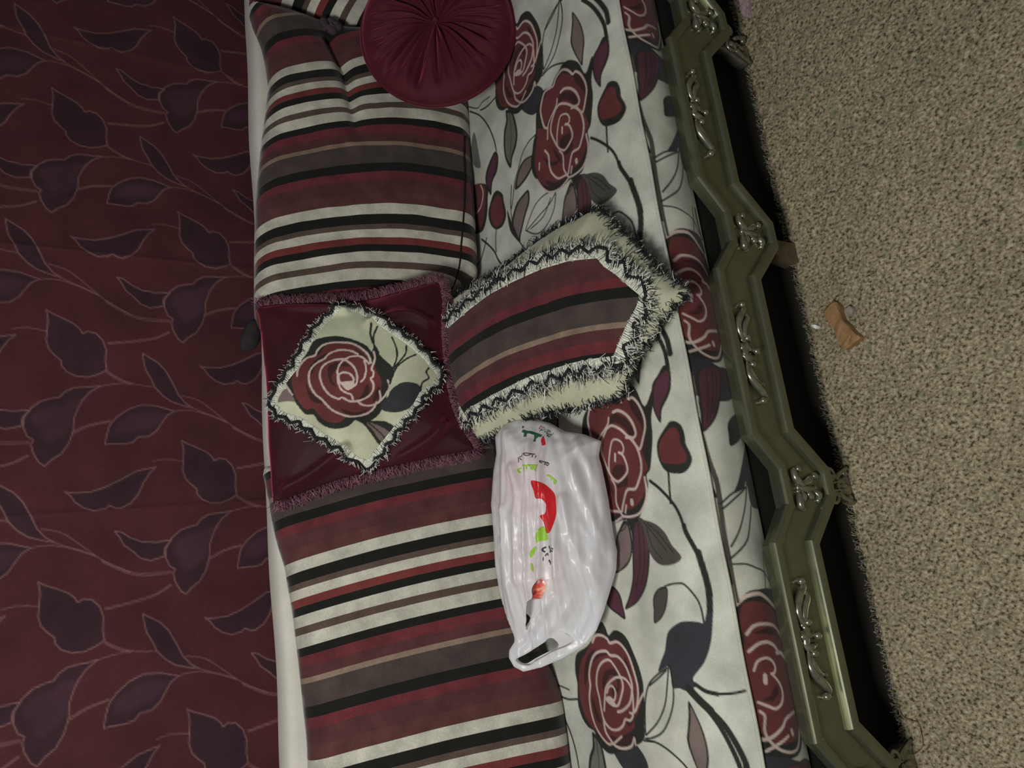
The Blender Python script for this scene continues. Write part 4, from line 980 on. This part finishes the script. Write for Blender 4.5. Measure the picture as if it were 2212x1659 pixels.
po = sV.sheet('rose_patch', patch, M_seat, t, 0.003, 0.0016, {'Col': patch_col}, 0, 0.003)
po['label'] = 'cream diamond patch printed with a maroon rose'
def trim(soft, outline, parent, zig_amp, zig_per, band, closed=True, seg=None):
    """woven band, wavy black cord and loose threads around a patch"""
    o = resample(outline if seg is None else seg, 0.002, closed)
    ar = 0.5 * np.sum(outline[:, 0] * np.roll(outline[:, 1], -1) - np.roll(outline[:, 0], -1) * outline[:, 1])
    tg = np.gradient(o, axis=0); tg /= np.linalg.norm(tg, axis=1, keepdims=True) + 1e-9
    no = np.stack([tg[:, 1], -tg[:, 0]], 1) * (1 if ar > 0 else -1)
    s = np.arange(len(o)) * 0.002
    ph = 2 * math.pi * s / zig_per + 1.2 * np.sin(s * 17)
    wav = (2 / math.pi) * np.arcsin(np.sin(ph))
    inner = o - no * 0.004; outer = o + no * (band + zig_amp * wav)[:, None]
    # band
    n = len(o); rows = [inner + (outer - inner) * w for w in (0, 0.33, 0.66, 1)]
    lf = [0.0035, 0.0055, 0.0055, 0.0035]
    V = np.concatenate([soft.pt(r_, l) for r_, l in zip(rows, lf)]); i = np.arange(n)
    F = []
    m = n if closed else n - 1
    for k in range(3):
        for j in range(m): F.append((k * n + j, (k + 1) * n + j, (k + 1) * n + (j + 1) % n, k * n + (j + 1) % n))
    bandob = mesh_obj('trim_band', V, F, M_band, parent)
    # stitches across the band
    jj = np.arange(0, n, 2); k = len(jj); sp = outer[jj] - inner[jj]
    q0 = inner[jj] + sp * rng.uniform(-0.05, 0.2, k)[:, None]; q1 = inner[jj] + sp * rng.uniform(0.7, 1.0, k)[:, None] + tg[jj] * rng.normal(0, 0.0012, k)[:, None]
    q = q0[:, None] + (q1 - q0)[:, None] * np.linspace(0, 1, 3)[None, :, None]
    threads('band_stitching', soft.pt(q.reshape(-1, 2), 0.0065).reshape(k, 3, 3), [0.0007] * 3, [M_thread_w, M_thread_g, M_thread_k], bandob, rng.choice(3, k, p=[0.65, 0.22, 0.13]))
    cord = soft.pt(outer + no * 0.001, 0.0105)
    if closed: cord = np.concatenate([cord, cord[:1]])
    V, F = tube(cord[::2], 0.0032, 6, True); mesh_obj('zigzag_cord', V, F, M_thread_k, parent)
    return outer
outer = trim(sV, patch, t, 0.0045, 0.034, 0.009)
fringe('patch_fringe', sV, outer, [M_thread_w, M_thread_k, M_thread_g], t, 0.014, 0.6, 1100, 0.0009, 0.003, 0.5, 0.001, weights=(4, 3, 2), loop=0.35)
fringe('border_fringe', sV, sV.out[:64], [M_thread_p, M_thread_d, M_thread_t], t, 0.021, 0.35, 3400, 0.0009, 0.003, 0.35, 0.004, closed=False, weights=(4, 4, 2))
settle(t)

# ---------------------------------------------------------------- striped throw pillow with cream border
t = thing('throw_pillow', 'cream throw pillow with a striped pointed panel lying on the rose seat', 'pillow', loc=(0.5, 1.2, 0.45))
def extra_S(ab): return 0.010 * vnoise(ab[:, 0], ab[:, 1], 0.10, 51) + 0.004 * vnoise(ab[:, 0], ab[:, 1], 0.03, 52)
sS = Soft(FR_S, pts2(OUT_S), 0.062, 0.09, Tb=0.02, step=0.005, extra=extra_S, sub=3)
sS.build('cover', M_pilcream, t)
panel = pts2(PANEL_S)
po = sS.sheet('striped_panel', panel, M_stripe, t, 0.003, 0.004, {'stripe': quad(STR_S)}, 0, 0.003)
po['label'] = 'maroon, black and brown striped panel'
outer = trim(sS, panel, t, 0.0075, 0.046, 0.014)
fringe('panel_fringe', sS, outer, [M_thread_w, M_thread_k, M_thread_g], t, 0.026, 0.35, 2300, 0.0011, 0.004, 0.45, 0.001, weights=(5, 3.2, 2), loop=0.45)
fringe('edge_fringe', sS, sS.out, [M_thread_k, M_thread_w, M_thread_g], t, 0.017, 0.6, 1250, 0.0010, -0.003, 0.5, 0.004, weights=(9, 0.7, 1.3), loop=0.4)
settle(t)

# ---------------------------------------------------------------- plastic bag
t = thing('plastic_bag', 'white plastic carrier bag with red and green print lying on the sofa', 'bag', loc=(0.1, 1.25, 0.46))
folds = [(catmull(pts2(p), False, 4), a, w) for p, a, w in zip(FOLD_G, (0.012, 0.009, 0.010, 0.008, 0.008, 0.008, 0.006, 0.007, 0.007, 0.006, 0.006, 0.006, 0.007), (0.010, 0.009, 0.008, 0.007, 0.008, 0.006, 0.007, 0.009, 0.008, 0.007, 0.006, 0.008, 0.008))]
def extra_G(ab):
    e = -0.014 + 0.006 * vnoise(ab[:, 0] * 0.4, ab[:, 1], 0.03, 61) + 0.003 * vnoise(ab[:, 0], ab[:, 1], 0.016, 62)
    for p, a, w in folds: e = e + a * np.maximum(0, 1 - seg_dist(ab, p, False) / (w * 1.7))
    rg = lambda sx_, sy_, sd, rot: 1 - np.abs(4 * vnoise((ab[:, 0] * math.cos(rot) - ab[:, 1] * math.sin(rot)) / sx_, (ab[:, 0] * math.sin(rot) + ab[:, 1] * math.cos(rot)) / sy_, 1.0, sd)).clip(0, 1)
    return e + 0.010 * rg(0.40, 0.030, 64, 0.16) + 0.004 * rg(0.22, 0.016, 65, 0.05) + 0.002 * rg(0.09, 0.03, 66, -0.5)
def fac_G(ab): return np.clip(0.28 + (ab[:, 0] + 0.10) / 0.16, 0.28, 1.0)
sG = Soft(FR_G, pts2(OUT_G), 0.085, 0.10, Tb=0.012, step=0.004, extra=extra_G, smooth=False, mod=0.3, fac=fac_G, phi_step=0.008)
mouth, hole = catmull(pts2(MOUTH_G), True, 3), catmull(pts2(HOLE_G), True, 3)
# front film with the mouth cut out, back film with only the grip hole
v, f, b = cdt(sG.out, 0.0028, (mouth, hole)); d = seg_dist(v, b, True); hf = sG.h(v)
film_f = mesh_obj('film', sG.P.at(v, hf), f, M_bag, t)
v2, f2, b2 = cdt(sG.out, 0.006, ((hole - hole[hole[:, 1].argmax()]) * 0.72 + hole[hole[:, 1].argmax()], catmull(pts2(BACKHOLE_G), True, 2))); d2 = seg_dist(v2, b2, True)
e2 = np.sqrt(np.clip(1 - (1 - np.minimum(d2 / 0.06, 1)) ** 2, 0, 1))
film_b = mesh_obj('film', sG.P.at(v2, -0.012 * e2 + 0.002 * vnoise(v2[:, 0], v2[:, 1], 0.02, 63) * e2), f2[:, ::-1], M_bag, t)
# thickened rolled edges of the mouth and the grip
for nm, hp in (('mouth_edge', mouth), ('grip_edge', hole)):
    q = resample(hp, 0.003, True); P3 = sG.pt(q, 0.0005); P3 = np.concatenate([P3, P3[:1]])
    V, F = tube(P3, 0.0012, 5, False); mesh_obj(nm, V, F, M_bag, t)
PRC = {'red': plain('red_ink', lin(190, 30, 34, 1.1), rough=0.35, spec=0.5), 'lime': plain('lime_ink', lin(150, 196, 62, 1.0), rough=0.35, spec=0.5), 'green': plain('green_ink', lin(36, 84, 58, 1.2), rough=0.35, spec=0.5), 'dark': plain('black_ink', lin(56, 58, 56, 1.2), rough=0.35, spec=0.5)}
bags = {k: MB() for k in PRC}
PNAME = {'red': ('logo_print', 'red printed shape'), 'lime': ('leaf_print', 'lime green printed leaf'), 'dark': ('dot_print', 'dark printed dot')}
for col, w, fl in PRINT_G:
    p = pts2(fl)
    if w == 0:
        v, f, b = cdt(catmull(p, True, 4), 0.0028)
        o = mesh_obj(PNAME[col][0], sG.pt(v, 0.0012), f, PRC[col], t, False); o['label'] = PNAME[col][1]
    else:
        q = resample(catmull(p, False, 5), 0.0018, False); tg = np.gradient(q, axis=0); tg /= np.linalg.norm(tg, axis=1, keepdims=True) + 1e-9
        no = np.stack([-tg[:, 1], tg[:, 0]], 1) * w / 2000.0
        L_ = sG.pt(q - no, 0.0013); R_ = sG.pt(q + no, 0.0013); C_ = sG.pt(q, 0.0014); n = len(q)
        F = []
        for i in range(n - 1): F += [(i, n + i, n + i + 1, i + 1), (n + i, 2 * n + i, 2 * n + i + 1, n + i + 1)]
        bags[col].add(np.concatenate([L_, C_, R_]), F)
# the small latin word, set upside down
fc = bpy.data.curves.new('word', 'FONT'); fc.body = 'Panda'; fc.size = 1.0; fc.resolution_u = 3
fo = bpy.data.objects.new('word', fc); COL.objects.link(fo)
bpy.context.view_layer.update()
tm = bpy.data.meshes.new_from_object(fo.evaluated_get(bpy.context.evaluated_depsgraph_get()))
tv_ = np.array([tuple(q.co) for q in tm.vertices])[:, :2]; tf = [tuple(p.vertices) for p in tm.polygons]
bpy.data.objects.remove(fo, do_unlink=True); bpy.data.meshes.remove(tm)
a0, a1 = np.array(PANDA_G[:2]), np.array(PANDA_G[2:]); ax = (a1 - a0) / np.linalg.norm(a1 - a0); ay = np.array([-ax[1], ax[0]])
wd = tv_[:, 0].max() - tv_[:, 0].min(); sc = np.linalg.norm(a1 - a0) * 1.12 / wd
ab = a0 - ax * 0.002 + (tv_[:, :1] - tv_[:, 0].min()) * sc * ax + tv_[:, 1:] * sc * 1.15 * ay - ay * 0.004
w3 = sG.pt(ab, 0.0016); split = tv_[:, 0].min() + wd * 0.80
bags['green'].add(w3, [q for q in tf if tv_[list(q), 0].mean() < split]); bags['red'].add(w3, [q for q in tf if tv_[list(q), 0].mean() >= split])
for k, lb in (('red', 'last red letter of the small shop name'), ('lime', 'lime green printed script'), ('green', 'dark green shop name'), ('dark', 'black printed script')):
    o = bags[k].build('lettering', PRC[k], t, False); o['kind'] = 'stuff'; o['label'] = lb
settle(t)
# packet of food inside the bag
def packet_mat():
    m, nt, b = new_mat('red_packet_foil')
    tc = nt.nodes.new('ShaderNodeTexCoord'); n = nt.nodes.new('ShaderNodeTexNoise'); n.inputs['Scale'].default_value = 55; n.inputs['Detail'].default_value = 3
    mp = nt.nodes.new('ShaderNodeMapping'); mp.inputs['Scale'].default_value = (1.0, 0.4, 0.4); mp.inputs['Rotation'].default_value = (0, 0, 0.5)
    link(nt, tc.outputs['Object'], mp.inputs[0]); link(nt, mp.outputs[0], n.inputs['Vector'])
    cr = nt.nodes.new('ShaderNodeValToRGB'); el = cr.color_ramp.elements
    el[0].position = 0.40; el[0].color = (*lin(120, 30, 40), 1); el[1].position = 0.66; el[1].color = (*lin(200, 170, 150), 1)
    e = el.new(0.5); e.color = (*lin(170, 70, 50), 1)
    link(nt, n.outputs['Fac'], cr.inputs[0]); finish(nt, b, cr.outputs[0], rough=0.3)
    b.inputs['Specular IOR Level'].default_value = 0.6
    return m
mo = pts2(MOUTH_G); mc = mo[:5].mean(0)
t = thing('snack_packet', 'crinkled red and orange packet inside the white plastic bag', 'packet', loc=tuple(sG.P.at(mc[None], 0.01)[0]))
po_ = np.array([(-0.055, -0.055), (0.0, -0.06), (0.075, -0.05), (0.09, 0.0), (0.075, 0.055), (0.0, 0.06), (-0.05, 0.05), (-0.06, 0.0)])
fr2 = list(FR_G); n3 = sG.P.N * 0.012; fr2[:3] = [float(a + b_) for a, b_ in zip(FR_G[:3], n3)]
sk = Soft(fr2, po_ * 0.9 + mc + np.array([0.035, 0.0]), 0.024, 0.03, Tb=0.010, step=0.005, extra=lambda q: 0.008 * vnoise(q[:, 0] + q[:, 1], q[:, 1], 0.014, 71), sub=3)
sk.build('wrapper', packet_mat(), t)
settle(t)
t = thing('tissue_packet', 'pale pink packet seen faintly through the white plastic bag', 'packet', loc=tuple(sG.P.at(np.array([[0.2, 0.12]]), 0.01)[0]))
sk2 = Soft(fr2, np.array([(0.13, 0.10), (0.20, 0.09), (0.27, 0.11), (0.28, 0.16), (0.25, 0.20), (0.17, 0.20), (0.12, 0.16)]), 0.018, 0.03, Tb=0.008, step=0.006, sub=3)
sk2.build('wrapper', plain('pink_wrapper', lin(220, 120, 120), rough=0.4), t)
settle(t)

# ---------------------------------------------------------------- small things on the carpet
def slab(name, outline, z0, z1, mat, label, cat, bev=0.003):
    o = catmull(outline, True, 3); c = o.mean(0)
    if 0.5 * np.sum(o[:, 0] * np.roll(o[:, 1], -1) - np.roll(o[:, 0], -1) * o[:, 1]) < 0: o = o[::-1]
    n = len(o); rings = []
    for z, k in ((z0, 1.0), (z1 - bev, 1.0), (z1, 0.93)): rings.append(np.column_stack([c + (o - c) * k, np.full(n, z) + (0.0015 * np.sin(np.arange(n) * 0.9) if z > z0 else 0)]))
    V = np.concatenate(rings); F = []
    for r_ in range(2):
        for i in range(n): F.append((r_ * n + i, r_ * n + (i + 1) % n, (r_ + 1) * n + (i + 1) % n, (r_ + 1) * n + i))
    F += [tuple(range(n))[::-1], tuple(2 * n + i for i in range(n))]
    ob = mesh_obj(name, V, F, mat, None, False); tag(ob, label, cat); return ob
slab('broken_wood_piece', pts2(WOOD), -0.002, 0.018, M_wood, 'curved piece of broken brown wood lying on the carpet', 'wood piece')
slab('plaster_shard', pts2(CHIP), -0.002, 0.010, M_chip, 'small greyish shard beside the broken wood piece', 'shard')
slab('white_crumb', pts2(CRUMB), -0.003, 0.005, M_white, 'bright white crumb at the frayed carpet edge', 'crumb', 0.002)
slab('cloth_scrap', pts2(PINK), -0.002, 0.012, M_pink, 'pinkish cloth scrap tucked beside a carved sofa leg', 'cloth')
p = catmull(pts2(THREAD), False, 5)
V, F = tube(np.column_stack([p, np.full(len(p), 0.004)]), 0.0009, 5); tag(mesh_obj('loose_thread', V, F, M_thread_t), 'loose tan thread curling on the carpet', 'thread')
